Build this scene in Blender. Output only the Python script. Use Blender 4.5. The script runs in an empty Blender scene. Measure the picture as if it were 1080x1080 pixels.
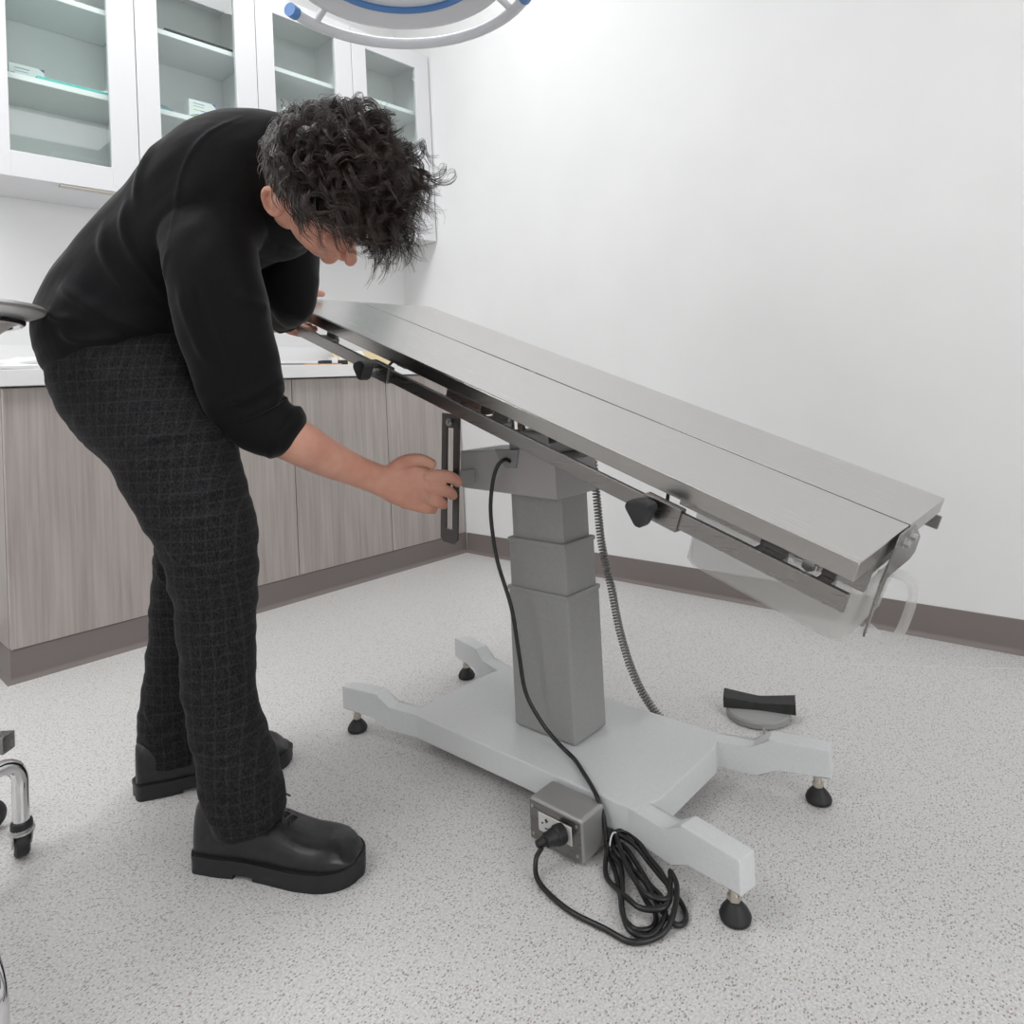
import bpy, bmesh, math, random
from math import sin, cos, pi, radians, atan2, sqrt
from mathutils import Vector, Matrix, noise

# ------------------------------------------------------------------ camera, world, lights, exposure
scn = bpy.context.scene
C = scn.collection
CAM = Vector((-2.33912, -2.51888, 0.81170)); YAW, PITCH, ROLL = 0.745994, 0.0203644, 0.0498168
fwd = Vector((cos(YAW)*cos(PITCH), sin(YAW)*cos(PITCH), sin(PITCH)))
rt = fwd.cross(Vector((0, 0, 1))).normalized(); dn = fwd.cross(rt)
rx = rt*cos(ROLL)+dn*sin(ROLL); dx = -rt*sin(ROLL)+dn*cos(ROLL)
cam = bpy.data.cameras.new('camera'); camo = bpy.data.objects.new('camera', cam); C.objects.link(camo)
m = Matrix((rx, -dx, -fwd)).transposed().to_4x4(); m.translation = CAM
camo.matrix_world = m
cam.sensor_width = 36.0; cam.sensor_fit = 'HORIZONTAL'; cam.lens = 731.332/1080*36
cam.shift_x = 0.0; cam.shift_y = -(540-390.37)/1080
cam.clip_start = .02
scn.camera = camo
scn.view_settings.view_transform = 'Standard'; scn.view_settings.look = 'None'
scn.view_settings.gamma = 1.0; scn.view_settings.use_curve_mapping = False
scn.view_settings.exposure = -0.08
w = bpy.data.worlds.new('world'); scn.world = w; w.use_nodes = True
w.node_tree.nodes['Background'].inputs[0].default_value = (1, 1, 1, 1)
w.node_tree.nodes['Background'].inputs[1].default_value = 0.3
def area(name, loc, sx, sy, power, col=(1, 1, 1), rot=(0, 0, 0)):
    l = bpy.data.lights.new(name, 'AREA'); l.shape = 'RECTANGLE'; l.size = sx; l.size_y = sy; l.energy = power; l.color = col
    o = bpy.data.objects.new(name, l); C.objects.link(o); o.location = loc; o.rotation_euler = rot
    return o
PANELS = [(-1.0, -.65, 14), (-2.5, -.65, 26), (-3.7, -1.0, 17), (-.95, -3.4, 5)]
for px_, py_, pw_ in PANELS:
    area('ceiling_light_lamp', (px_, py_, 2.955), 1.15, .55, pw_, (.985, .99, 1.0))
area('window_fill_lamp', (-2.2, -4.56, 1.6), 2.3, 1.3, 33, (.985, .995, 1.0), (pi/2, 0, 0))  # fill lamp added behind the camera, no known window there
UX = [(-1.868, -1.4033), (-1.4033, -.9381), (-.9381, -.4718), (-.4718, -.006)]

# ------------------------------------------------------------------ helpers
def tagk(o, **k):
    for a, b in k.items(): o[a] = b
    return o
def new_mat(name, col=(.8, .8, .8), rough=.5, metal=0., spec=.5, **kw):
    m = bpy.data.materials.new(name); m.use_nodes = True
    b = m.node_tree.nodes['Principled BSDF']
    b.inputs['Base Color'].default_value = (*col, 1); b.inputs['Roughness'].default_value = rough
    b.inputs['Metallic'].default_value = metal; b.inputs['Specular IOR Level'].default_value = spec
    for k, v in kw.items(): b.inputs[k.replace('_', ' ')].default_value = v
    return m
def nd(m, t, **k):
    n = m.node_tree.nodes.new(t)
    for a, b in k.items(): setattr(n, a, b)
    return n
def lk(m, a, ao, b, bi): m.node_tree.links.new(a.outputs[ao], b.inputs[bi])
def bsdf(m): return m.node_tree.nodes['Principled BSDF']
def noise_col(m, c1, c2, scale, stretch=(1, 1, 1), detail=3, lo=.35, hi=.65, bump=0., bscale=None):
    tc = nd(m, 'ShaderNodeTexCoord'); mp = nd(m, 'ShaderNodeMapping'); mp.inputs['Scale'].default_value = stretch
    n = nd(m, 'ShaderNodeTexNoise'); n.inputs['Scale'].default_value = scale; n.inputs['Detail'].default_value = detail
    r = nd(m, 'ShaderNodeValToRGB'); r.color_ramp.elements[0].position = lo; r.color_ramp.elements[1].position = hi
    r.color_ramp.elements[0].color = (*c1, 1); r.color_ramp.elements[1].color = (*c2, 1)
    lk(m, tc, 'Object', mp, 0); lk(m, mp, 0, n, 'Vector'); lk(m, n, 'Fac', r, 0); lk(m, r, 0, bsdf(m), 'Base Color')
    if bump:
        bp = nd(m, 'ShaderNodeBump'); bp.inputs['Strength'].default_value = bump; bp.inputs['Distance'].default_value = .002
        lk(m, n, 'Fac', bp, 'Height'); lk(m, bp, 0, bsdf(m), 'Normal')
    return m

M = {}
M['wall'] = noise_col(new_mat('wall_paint', rough=.65), (.81, .81, .81), (.835, .835, .835), 3)
M['ceiling'] = new_mat('ceiling_paint', (.85, .85, .84), .8)
M['base'] = new_mat('cove_base_vinyl', (.20, .172, .163), .45)
M['white'] = new_mat('white_laminate', (.70, .705, .72), .35)
M['shelfw'] = new_mat('white_shelf', (.90, .90, .90), .4)
M['counter'] = new_mat('counter_laminate', (.86, .86, .86), .3)
M['dark'] = new_mat('dark_gap', (.03, .03, .03), .6)
M['grey_plastic'] = new_mat('grey_plastic', (.30, .30, .30), .45)
M['black_plastic'] = noise_col(new_mat('black_plastic', rough=.5), (.012, .012, .013), (.02, .02, .021), 60, bump=.3)
M['rubber'] = new_mat('black_rubber', (.014, .014, .015), .55)
M['cord'] = new_mat('black_cord', (.012, .012, .013), .35)
M['powder'] = noise_col(new_mat('white_powder_coat', rough=.4), (.69, .70, .705), (.72, .73, .735), 200, bump=.05)
M['powder_grey'] = noise_col(new_mat('grey_powder_coat', rough=.45), (.31, .31, .305), (.33, .33, .325), 150, bump=.05)
M['head_grey'] = new_mat('light_grey_plastic', (.42, .405, .40), .45)
M['screw'] = new_mat('zinc_metal', (.55, .55, .53), .3, 1.)
M['brass'] = new_mat('threaded_stem', (.60, .56, .50), .35, 1.)
M['chrome'] = new_mat('chrome', (.75, .75, .76), .08, 1.)
M['skin'] = noise_col(new_mat('skin', rough=.5, spec=.4), (.56, .265, .19), (.66, .35, .26), 14, detail=5, bump=.25)
b = bsdf(M['skin']); b.inputs['Subsurface Weight'].default_value = .12; b.inputs['Subsurface Radius'].default_value = (.01, .004, .002); b.inputs['Subsurface Scale'].default_value = .4
M['ear'] = M['skin']
M['hair'] = new_mat('dark_brown_hair', (.024, .012, .008), .33, 0, .7)
M['hair_grey_rimlit'] = new_mat('rimlit_greying_hair', (.14, .12, .115), .38, 0, .6)  # some grey hair, plus rim light at nape and temples put into the colour
M['leather'] = noise_col(new_mat('black_leather', rough=.32), (.008, .008, .009), (.014, .014, .015), 90, bump=.25)
M['sole'] = new_mat('black_sole_rubber', (.010, .010, .011), .5)
M['cyan_tray'] = new_mat('green_glass_tray', (.15, .55, .50), .2)
M['lamp_white'] = new_mat('lamp_housing', (.66, .67, .70), .35)
M['lamp_lens'] = new_mat('lamp_lens', (.75, .77, .80), .25)
M['lamp_blue'] = new_mat('lamp_blue', (.09, .23, .52), .4)
M['kraft'] = new_mat('kraft_paper', (.70, .58, .36), .7)
M['paper'] = new_mat('paper', (.85, .85, .85), .6)
M['green_box'] = new_mat('green_box', (.25, .62, .42), .5)
M['teal_box'] = new_mat('teal_box', (.10, .50, .40), .5)
M['blue_ink'] = new_mat('blue_print', (.07, .12, .45), .5)
M['lime'] = new_mat('lime_print', (.35, .58, .10), .5)
M['bluegrey'] = new_mat('bluegrey_plastic', (.16, .30, .36), .4)
M['steel_edge'] = new_mat('steel_edge', (.62, .60, .58), .25, 1.)
M['glow'] = new_mat('panel_diffuser', (.9, .9, .9), .5); bsdf(M['glow']).inputs['Emission Color'].default_value = (1, .985, .97, 1); bsdf(M['glow']).inputs['Emission Strength'].default_value = .35

def brushed(name, col, r, dirscale):
    m = new_mat(name, col, r, 1.)
    tc = nd(m, 'ShaderNodeTexCoord'); mp = nd(m, 'ShaderNodeMapping'); mp.inputs['Scale'].default_value = dirscale
    n = nd(m, 'ShaderNodeTexNoise'); n.inputs['Scale'].default_value = 1.; n.inputs['Detail'].default_value = 4
    rr = nd(m, 'ShaderNodeMapRange'); rr.inputs['To Min'].default_value = r-.06; rr.inputs['To Max'].default_value = r+.08
    lk(m, tc, 'Object', mp, 0); lk(m, mp, 0, n, 'Vector'); lk(m, n, 'Fac', rr, 0); lk(m, rr, 0, bsdf(m), 'Roughness')
    bp = nd(m, 'ShaderNodeBump'); bp.inputs['Strength'].default_value = .08; bp.inputs['Distance'].default_value = .0005
    lk(m, n, 'Fac', bp, 'Height'); lk(m, bp, 0, bsdf(m), 'Normal')
    return m
M['steel'] = brushed('brushed_steel', (.60, .585, .57), .24, (400, 12, 12))
M['steel2'] = brushed('brushed_steel_bar', (.26, .248, .24), .28, (300, 10, 300))
M['steel_lip_shaded'] = brushed('brushed_steel_lip_shaded', (.38, .365, .35), .22, (300, 10, 300))  # same steel as the panels, the lip's shade put into a darker colour

# wood laminate: fine vertical grain with broad cathedral streaks
m = M['wood'] = new_mat('grey_wood_laminate', rough=.45)
tc = nd(m, 'ShaderNodeTexCoord'); mp = nd(m, 'ShaderNodeMapping'); mp.inputs['Scale'].default_value = (90, 90, 2.2)
n1 = nd(m, 'ShaderNodeTexNoise'); n1.inputs['Scale'].default_value = 1.; n1.inputs['Detail'].default_value = 6; n1.inputs['Roughness'].default_value = .65
mp2 = nd(m, 'ShaderNodeMapping'); mp2.inputs['Scale'].default_value = (11, 11, 1.3)
n2 = nd(m, 'ShaderNodeTexNoise'); n2.inputs['Scale'].default_value = 1.; n2.inputs['Detail'].default_value = 3; n2.inputs['Distortion'].default_value = 1.2
mx = nd(m, 'ShaderNodeMath', operation='ADD'); mu = nd(m, 'ShaderNodeMath', operation='MULTIPLY'); mu.inputs[1].default_value = .6
r = nd(m, 'ShaderNodeValToRGB'); r.color_ramp.elements[0].position = .58; r.color_ramp.elements[1].position = 1.02
r.color_ramp.elements[0].color = (.345, .305, .285, 1); r.color_ramp.elements[1].color = (.475, .43, .405, 1)
lk(m, tc, 'Object', mp, 0); lk(m, mp, 0, n1, 'Vector'); lk(m, tc, 'Object', mp2, 0); lk(m, mp2, 0, n2, 'Vector')
lk(m, n2, 'Fac', mu, 0); lk(m, n1, 'Fac', mx, 0); lk(m, mu, 0, mx, 1); lk(m, mx, 0, r, 0); lk(m, r, 0, bsdf(m), 'Base Color')

# sheet vinyl floor with red-brown and grey chips, one weld seam
m = M['floor'] = new_mat('speckled_vinyl_floor', rough=.36)
tc = nd(m, 'ShaderNodeTexCoord')
n0 = nd(m, 'ShaderNodeTexNoise'); n0.inputs['Scale'].default_value = 260; n0.inputs['Detail'].default_value = 3
r0 = nd(m, 'ShaderNodeValToRGB'); r0.color_ramp.elements[0].position = .32; r0.color_ramp.elements[1].position = .62
r0.color_ramp.elements[0].color = (.53, .52, .508, 1); r0.color_ramp.elements[1].color = (.73, .722, .712, 1)
lk(m, tc, 'Object', n0, 'Vector'); lk(m, n0, 'Fac', r0, 0)
prev = r0
def chips(prev, scale, thr, col, seed, dens):
    mp = nd(m, 'ShaderNodeMapping'); mp.inputs['Location'].default_value = (seed, seed*1.7, 0); mp.inputs['Rotation'].default_value = (0, 0, seed)
    mp.inputs['Scale'].default_value = (1, 1.5, 1)
    v = nd(m, 'ShaderNodeTexVoronoi'); v.inputs['Scale'].default_value = scale
    lt = nd(m, 'ShaderNodeMath', operation='LESS_THAN'); lt.inputs[1].default_value = thr
    sp = nd(m, 'ShaderNodeSeparateColor'); l2 = nd(m, 'ShaderNodeMath', operation='LESS_THAN'); l2.inputs[1].default_value = dens
    a = nd(m, 'ShaderNodeMath', operation='MULTIPLY'); k = nd(m, 'ShaderNodeMath', operation='MULTIPLY'); k.inputs[1].default_value = .75
    mix = nd(m, 'ShaderNodeMix', data_type='RGBA'); mix.inputs['B'].default_value = (*col, 1)
    lk(m, tc, 'Object', mp, 0); lk(m, mp, 0, v, 'Vector'); lk(m, v, 'Distance', lt, 0); lk(m, v, 'Color', sp, 0); lk(m, sp, 0, l2, 0)
    lk(m, lt, 0, a, 0); lk(m, l2, 0, a, 1); lk(m, a, 0, k, 0); lk(m, k, 0, mix, 'Factor')
    m.node_tree.links.new(prev.outputs[2] if prev.bl_idname == 'ShaderNodeMix' else prev.outputs[0], mix.inputs['A'])
    return mix
p_ = chips(prev, 150, .28, (.27, .17, .13), 1.3, .35)
p_ = chips(p_, 170, .27, (.20, .20, .20), 4.1, .30)
p_ = chips(p_, 120, .26, (.33, .26, .21), 7.7, .30)
p_ = chips(p_, 90, .17, (.17, .13, .115), 2.9, .22)
m.node_tree.links.new(p_.outputs[2], bsdf(m).inputs['Base Color'])
bp = nd(m, 'ShaderNodeBump'); bp.inputs['Strength'].default_value = .15; bp.inputs['Distance'].default_value = .001
lk(m, n0, 'Fac', bp, 'Height'); lk(m, bp, 0, bsdf(m), 'Normal')

# glass: thin clear pane, slight green tint, reflective
def thin(name, tint, fac_min, rough=.0, gloss=(1, 1, 1)):
    m = bpy.data.materials.new(name); m.use_nodes = True; nt = m.node_tree; nt.nodes.remove(nt.nodes['Principled BSDF'])
    out = nt.nodes['Material Output']
    t = nd(m, 'ShaderNodeBsdfTransparent'); t.inputs[0].default_value = (*tint, 1)
    g = nd(m, 'ShaderNodeBsdfGlossy'); g.inputs['Roughness'].default_value = rough; g.inputs[0].default_value = (*gloss, 1)
    f = nd(m, 'ShaderNodeFresnel'); f.inputs[0].default_value = 1.5
    a = nd(m, 'ShaderNodeMath', operation='ADD'); a.inputs[1].default_value = fac_min
    mx = nd(m, 'ShaderNodeMixShader')
    ge = nd(m, 'ShaderNodeNewGeometry'); iv = nd(m, 'ShaderNodeMath', operation='SUBTRACT'); iv.inputs[0].default_value = 1.; fm = nd(m, 'ShaderNodeMath', operation='MULTIPLY')
    lk(m, ge, 'Backfacing', iv, 1); lk(m, f, 0, a, 0); lk(m, a, 0, fm, 0); lk(m, iv, 0, fm, 1); lk(m, fm, 0, mx, 0); lk(m, t, 0, mx, 1); lk(m, g, 0, mx, 2); lk(m, mx, 0, out, 0)
    return m
M['glass'] = thin('cabinet_glass', (.94, .975, .965), .02)
m = M['milky'] = bpy.data.materials.new('milky_plastic'); m.use_nodes = True
nt = m.node_tree; pb = bsdf(m); pb.inputs['Base Color'].default_value = (.92, .91, .89, 1); pb.inputs['Roughness'].default_value = .3
t = nd(m, 'ShaderNodeBsdfTransparent'); t.inputs[0].default_value = (.97, .97, .97, 1); tl = nd(m, 'ShaderNodeBsdfTranslucent'); tl.inputs[0].default_value = (.85, .84, .82, 1)
mx = nd(m, 'ShaderNodeMixShader'); mx.inputs[0].default_value = .5; mx2 = nd(m, 'ShaderNodeMixShader'); mx2.inputs[0].default_value = .72
lk(m, pb, 0, mx, 1); lk(m, tl, 0, mx, 2); lk(m, mx, 0, mx2, 1); lk(m, t, 0, mx2, 2)
nt.links.new(mx2.outputs[0], nt.nodes['Material Output'].inputs[0])

# cloth
def cloth(name, c1, c2, sc, rough, bumpd, check=None, sheen=.3):
    m = new_mat(name, rough=rough, spec=.10)
    tc = nd(m, 'ShaderNodeTexCoord'); mp = nd(m, 'ShaderNodeMapping'); mp.inputs['Scale'].default_value = (sc, sc, sc*.45)
    n = nd(m, 'ShaderNodeTexNoise'); n.inputs['Scale'].default_value = 1.; n.inputs['Detail'].default_value = 3; n.inputs['Roughness'].default_value = .7
    r = nd(m, 'ShaderNodeValToRGB'); r.color_ramp.elements[0].position = .38; r.color_ramp.elements[1].position = .68
    r.color_ramp.elements[0].color = (*c1, 1); r.color_ramp.elements[1].color = (*c2, 1)
    lk(m, tc, 'Object', mp, 0); lk(m, mp, 0, n, 'Vector'); lk(m, n, 'Fac', r, 0)
    last = (r, 0)
    if check:
        for ax, (rotv) in enumerate([(0, 0, 0), (0, pi/2, 0)]):
            mq = nd(m, 'ShaderNodeMapping'); mq.inputs['Rotation'].default_value = rotv
            wv = nd(m, 'ShaderNodeTexWave'); wv.inputs['Scale'].default_value = check; wv.inputs['Distortion'].default_value = .4; wv.inputs['Detail'].default_value = 2; wv.inputs['Detail Scale'].default_value = 8
            rr = nd(m, 'ShaderNodeMapRange'); rr.inputs['From Min'].default_value = .90; rr.inputs['To Max'].default_value = .06
            mi = nd(m, 'ShaderNodeMix', data_type='RGBA'); mi.inputs['B'].default_value = (.16, .155, .16, 1)
            lk(m, tc, 'Object', mq, 0); lk(m, mq, 0, wv, 'Vector'); lk(m, wv, 'Fac', rr, 0); lk(m, rr, 0, mi, 'Factor')
            m.node_tree.links.new(last[0].outputs[last[1]], mi.inputs['A']); last = (mi, 2)
    m.node_tree.links.new(last[0].outputs[last[1]], bsdf(m).inputs['Base Color'])
    bp = nd(m, 'ShaderNodeBump'); bp.inputs['Strength'].default_value = .5; bp.inputs['Distance'].default_value = bumpd
    lk(m, n, 'Fac', bp, 'Height'); lk(m, bp, 0, bsdf(m), 'Normal')
    bsdf(m).inputs['Sheen Weight'].default_value = sheen; bsdf(m).inputs['Sheen Roughness'].default_value = .4
    return m
M['sweater'] = cloth('black_jersey', (.006, .006, .007), (.0095, .0095, .0105), 500, .65, .0004, sheen=.10)
M['trousers'] = cloth('charcoal_weave', (.006, .006, .0065), (.034, .032, .034), 420, .8, .0008, check=16, sheen=.05)

# ------------------------------------------------------------------ geometry helpers
def mesh_obj(name, verts, faces, mat, parent=None, angle=35, local=False):
    off = Vector((0, 0, 0))
    if parent is not None and not local: off = ROOTLOC.get(parent.name, Vector((0, 0, 0)))
    me = bpy.data.meshes.new(name); me.from_pydata([tuple(Vector(v)-off) for v in verts], [], faces)
    me.validate(); bm = bmesh.new(); bm.from_mesh(me); bmesh.ops.recalc_face_normals(bm, faces=bm.faces); bm.to_mesh(me); bm.free()
    me.shade_smooth(); me.set_sharp_from_angle(angle=radians(angle))
    for mm in (mat if isinstance(mat, (list, tuple)) else [mat]): me.materials.append(mm)
    o = bpy.data.objects.new(name, me); C.objects.link(o)
    if angle <= 60:
        wn = o.modifiers.new('weighted', 'WEIGHTED_NORMAL'); wn.keep_sharp = True; wn.weight = 100
    if parent is not None: o.parent = parent; ROOTLOC[o.name] = off
    return o
ROOTLOC = {}
def thing(name, label, cat, loc=(0, 0, 0), group=None, rotz=0.):
    o = bpy.data.objects.new(name, None); C.objects.link(o); o.empty_display_size = .1
    o.location = loc; o.rotation_euler = (0, 0, rotz); o['label'] = label; o['category'] = cat
    if group: o['group'] = group
    ROOTLOC[o.name] = Vector(loc)
    return o
class G:
    """collects shapes for ONE mesh"""
    def __init__(s): s.v = []; s.f = []
    def add(s, v, f):
        k = len(s.v); s.v += [Vector(a) for a in v]; s.f += [tuple(i+k for i in q) for q in f]; return s
    def box(s, x0, x1, y0, y1, z0, z1, bev=0., mat=None, seg=2):
        bm = bmesh.new(); bmesh.ops.create_cube(bm, size=1.)
        for v in bm.verts: v.co = Vector(((x0+x1)/2+v.co.x*(x1-x0), (y0+y1)/2+v.co.y*(y1-y0), (z0+z1)/2+v.co.z*(z1-z0)))
        if bev: bmesh.ops.bevel(bm, geom=bm.edges[:], offset=bev, segments=seg, affect='EDGES', profile=.5)
        return s._bm(bm, mat)
    def _bm(s, bm, mat=None):
        bm.verts.index_update()
        v = [(mat @ a.co) if mat else a.co.copy() for a in bm.verts]; f = [[q.index for q in a.verts] for a in bm.faces]; bm.free()
        return s.add(v, f)
    def prism(s, poly, h0, h1, mat=None, bev=0.):
        """poly in local xy extruded along local z"""
        bm = bmesh.new(); a = [bm.verts.new((x, y, h0)) for x, y in poly]; b = [bm.verts.new((x, y, h1)) for x, y in poly]; n = len(poly)
        bm.faces.new(a[::-1]); bm.faces.new(b)
        for i in range(n): bm.faces.new((a[i], a[(i+1) % n], b[(i+1) % n], b[i]))
        if bev: bmesh.ops.bevel(bm, geom=bm.edges[:], offset=bev, segments=2, affect='EDGES', profile=.5)
        return s._bm(bm, mat)
    def tube(s, pts, r, n=12, closed=False, cap=True, smooth=0):
        P = [Vector(p) for p in pts]
        if smooth: P = catmull(P, smooth, closed)
        N = len(P); rr = r if isinstance(r, (list, tuple)) else [r]*N
        if len(rr) != N: rr = [rr[min(len(rr)-1, int(i*(len(rr)-1)/(N-1)+.5))] for i in range(N)]
        T = []
        for i in range(N):
            a = P[(i-1) % N] if (closed or i > 0) else P[i]; b = P[(i+1) % N] if (closed or i < N-1) else P[i]
            d = b-a; T.append(d.normalized() if d.length > 1e-9 else Vector((0, 0, 1)))
        u = T[0].orthogonal().normalized(); V = []; F = []
        for i in range(N):
            u = (u-T[i]*u.dot(T[i])); u = u.normalized() if u.length > 1e-6 else T[i].orthogonal().normalized()
            w_ = T[i].cross(u)
            for k in range(n):
                a = 2*pi*k/n; V.append(P[i]+u*cos(a)*rr[i]+w_*sin(a)*rr[i])
        for i in range(N if closed else N-1):
            for k in range(n):
                a = i*n+k; b = i*n+(k+1) % n; j = ((i+1) % N)*n; F.append((a, b, j+(k+1) % n, j+k))
        if cap and not closed: F.append(tuple(range(n))[::-1]); F.append(tuple((N-1)*n+k for k in range(n)))
        return s.add(V, F)
    def lathe(s, prof, n=32, mat=None, cap=True):
        V = []; F = []
        for r_, z_ in prof:
            for k in range(n): a = 2*pi*k/n; V.append(Vector((r_*cos(a), r_*sin(a), z_)))
        for i in range(len(prof)-1):
            for k in range(n): F.append((i*n+k, i*n+(k+1) % n, (i+1)*n+(k+1) % n, (i+1)*n+k))
        if cap: F.append(tuple(range(n))[::-1]); F.append(tuple((len(prof)-1)*n+k for k in range(n)))
        if mat: V = [mat @ v for v in V]
        return s.add(V, F)
    def ell(s, c, R, rad, n=16):
        """ellipsoid, R = 3 axes"""
        V = []; F = []; c = Vector(c); m_ = n//2
        for i in range(m_+1):
            th = pi*i/m_
            for k in range(n):
                ph = 2*pi*k/n
                V.append(c+R[0]*rad[0]*sin(th)*cos(ph)+R[1]*rad[1]*sin(th)*sin(ph)+R[2]*rad[2]*cos(th))
        for i in range(m_):
            for k in range(n): F.append((i*n+k, i*n+(k+1) % n, (i+1)*n+(k+1) % n, (i+1)*n+k))
        return s.add(V, F)
    def obj(s, name, mat, parent=None, angle=35, local=False, **tags):
        o = mesh_obj(name, s.v, s.f, mat, parent, angle, local); tagk(o, **tags); return o
def catmull(P, k, closed=False):
    out = []; N = len(P)
    for i in range(N if closed else N-1):
        p0 = P[(i-1) % N] if (closed or i > 0) else P[0]*2-P[1]; p1 = P[i]; p2 = P[(i+1) % N]; p3 = P[(i+2) % N] if (closed or i < N-2) else P[-1]*2-P[-2]
        for j in range(k):
            t = j/k; out.append(.5*((2*p1)+(p2-p0)*t+(2*p0-5*p1+4*p2-p3)*t*t+(-p0+3*p1-3*p2+p3)*t**3))
    if not closed: out.append(P[-1].copy())
    return out
def frame(o, x, z):
    """matrix with local x, z axes (y = z × x)"""
    x = Vector(x).normalized(); z = Vector(z).normalized(); y = z.cross(x).normalized(); z = x.cross(y)
    mm = Matrix((x, y, z)).transposed().to_4x4(); mm.translation = Vector(o); return mm

# ------------------------------------------------------------------ the room
XL, XR, YB, YF, ZC = -4.4, 0.0, .397, -4.6, 3.0
CX0 = -1.855                      # left end of the cabinet run
def st_(name, g, mat): return g.obj(name, mat, kind='structure')
st_('floor', G().box(XL-.1, XR+.1, YF-.1, YB+.1, -.1, 0), M['floor'])
st_('ceiling', G().box(XL-.1, XR+.1, YF-.1, YB+.1, ZC, ZC+.1), M['ceiling'])
st_('wall_right', G().box(XR, XR+.1, YF-.1, YB+.1, 0, ZC), M['wall'])
st_('wall_back', G().box(XL-.1, XR, YB, YB+.1, 0, ZC), M['wall'])
st_('wall_left', G().box(XL-.1, XL, YF-.1, YB, 0, ZC), M['wall'])
st_('wall_front', G().box(XL, XR, YF-.1, YF, 0, ZC), M['wall'])
HK = .0956
def cove(name, a, b, nrm):
    """vinyl cove base: flat strip with a curved toe"""
    prof = [(0, 0), (.016, 0), (.0145, .004), (.0085, .009), (.005, .017), (.0035, HK-.003), (.0015, HK), (0, HK)]
    a = Vector(a); b = Vector(b); nrm = Vector(nrm); V = []; F = []; n = len(prof)
    for p in (a, b):
        for d, z in prof: V.append(p+nrm*d+Vector((0, 0, z)))
    for i in range(n): F.append((i, (i+1) % n, n+(i+1) % n, n+i))
    F.append(tuple(range(n))); F.append(tuple(range(n, 2*n)))
    G().add(V, F).obj(name, M['base'], kind='structure')
g = G().box(-3.42, -3.36, YF+.001, YF+.05, .88, 2.32, .004).box(-1.04, -.98, YF+.001, YF+.05, .88, 2.32, .004).box(-3.36, -1.04, YF+.001, YF+.05, .88, .94, .004).box(-3.36, -1.04, YF+.001, YF+.05, 2.26, 2.32, .004).box(-2.22, -2.18, YF+.001, YF+.045, .94, 2.26, .003)  # unseen window frame, added to carry the fill light
wf = g.obj('window_fill_1', M['white'], kind='structure')
G().box(-3.36, -2.22, YF+.002, YF+.008, .94, 2.26).obj('fill_glow_pane', M['glow'], wf)  # glowing panes belong to the added fill window
G().box(-2.18, -1.04, YF+.002, YF+.008, .94, 2.26).obj('fill_glow_pane', M['glow'], wf)
cove('baseboard_right', (XR, YF, 0), (XR, -.004, 0), (-1, 0, 0))
cove('baseboard_back', (XL, YB, 0), (CX0-.006, YB, 0), (0, -1, 0))
cove('baseboard_left', (XL, YF, 0), (XL, YB, 0), (1, 0, 0))
cove('baseboard_front', (XL, YF, 0), (XR, YF, 0), (0, 1, 0))
# weld seam of the vinyl sheets
seam = G().box(-1.0, 0, -.0008, .0008, -.0004, .0004)
sm = G(); a = Vector((-.52, -1.55, 0)); b_ = Vector((-.05, -2.33, 0))
d = (b_-a).normalized(); q = Vector((-d.y, d.x, 0))*.0012
sm.add([a-q, b_-q, b_+q, a+q, a-q+Vector((0, 0, .0006)), b_-q+Vector((0, 0, .0006)), b_+q+Vector((0, 0, .0006)), a+q+Vector((0, 0, .0006))], [(0, 1, 2, 3), (4, 5, 6, 7), (0, 1, 5, 4), (1, 2, 6, 5), (2, 3, 7, 6), (3, 0, 4, 7)])
sm.obj('trim_1', new_mat('weld_seam', (.74, .73, .71), .5), kind='structure')
LL = ['light panel in the ceiling above the corner wall cabinet', 'light panel in the ceiling above the leftmost wall cabinets', 'light panel in the ceiling nearest the left wall', 'light panel in the ceiling nearest the front wall']
for (px_, py_, pw_), ll in zip(PANELS, LL):
    t = thing('ceiling_light', 'flat white rectangular '+ll, 'ceiling light', (px_, py_, ZC), group='ceiling light panels')
    G().box(px_-.62, px_+.62, py_-.32, py_-.29, ZC-.03, ZC-.0005).box(px_-.62, px_+.62, py_+.29, py_+.32, ZC-.03, ZC-.0005).box(px_-.62, px_-.59, py_-.29, py_+.29, ZC-.03, ZC-.0005).box(px_+.59, px_+.62, py_-.29, py_+.29, ZC-.03, ZC-.0005).obj('frame', M['white'], t)
    G().box(px_-.59, px_+.59, py_-.29, py_+.29, ZC-.02, ZC-.001).obj('diffuser', M['glow'], t)

# ------------------------------------------------------------------ lower cabinets and worktop
HC = .88; doors = [(-1.855, -1.3795), (-1.3795, -.909), (-.909, -.450), (-.450, -.006)]
lowlab = ['grey wood-grain base cabinet at the open left end of the run', 'grey wood-grain base cabinet behind the bending person', 'grey wood-grain base cabinet behind the reaching forearm', 'grey wood-grain base cabinet tight in the corner by the right wall']
for (x0, x1), lab in zip(doors, lowlab):
    t = thing('base_cabinet', lab, 'cabinet', ((x0+x1)/2, .19, 0), group='grey base cabinets')
    G().box(x0, x1, .022, .392, HK+.002, HC-.002).obj('body', M['wood'], t)
    G().box(x0+.0015, x1-.0015, .0, .0205, HK+.003, HC-.006, .001, seg=1).obj('door', M['wood'], t)
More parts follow.
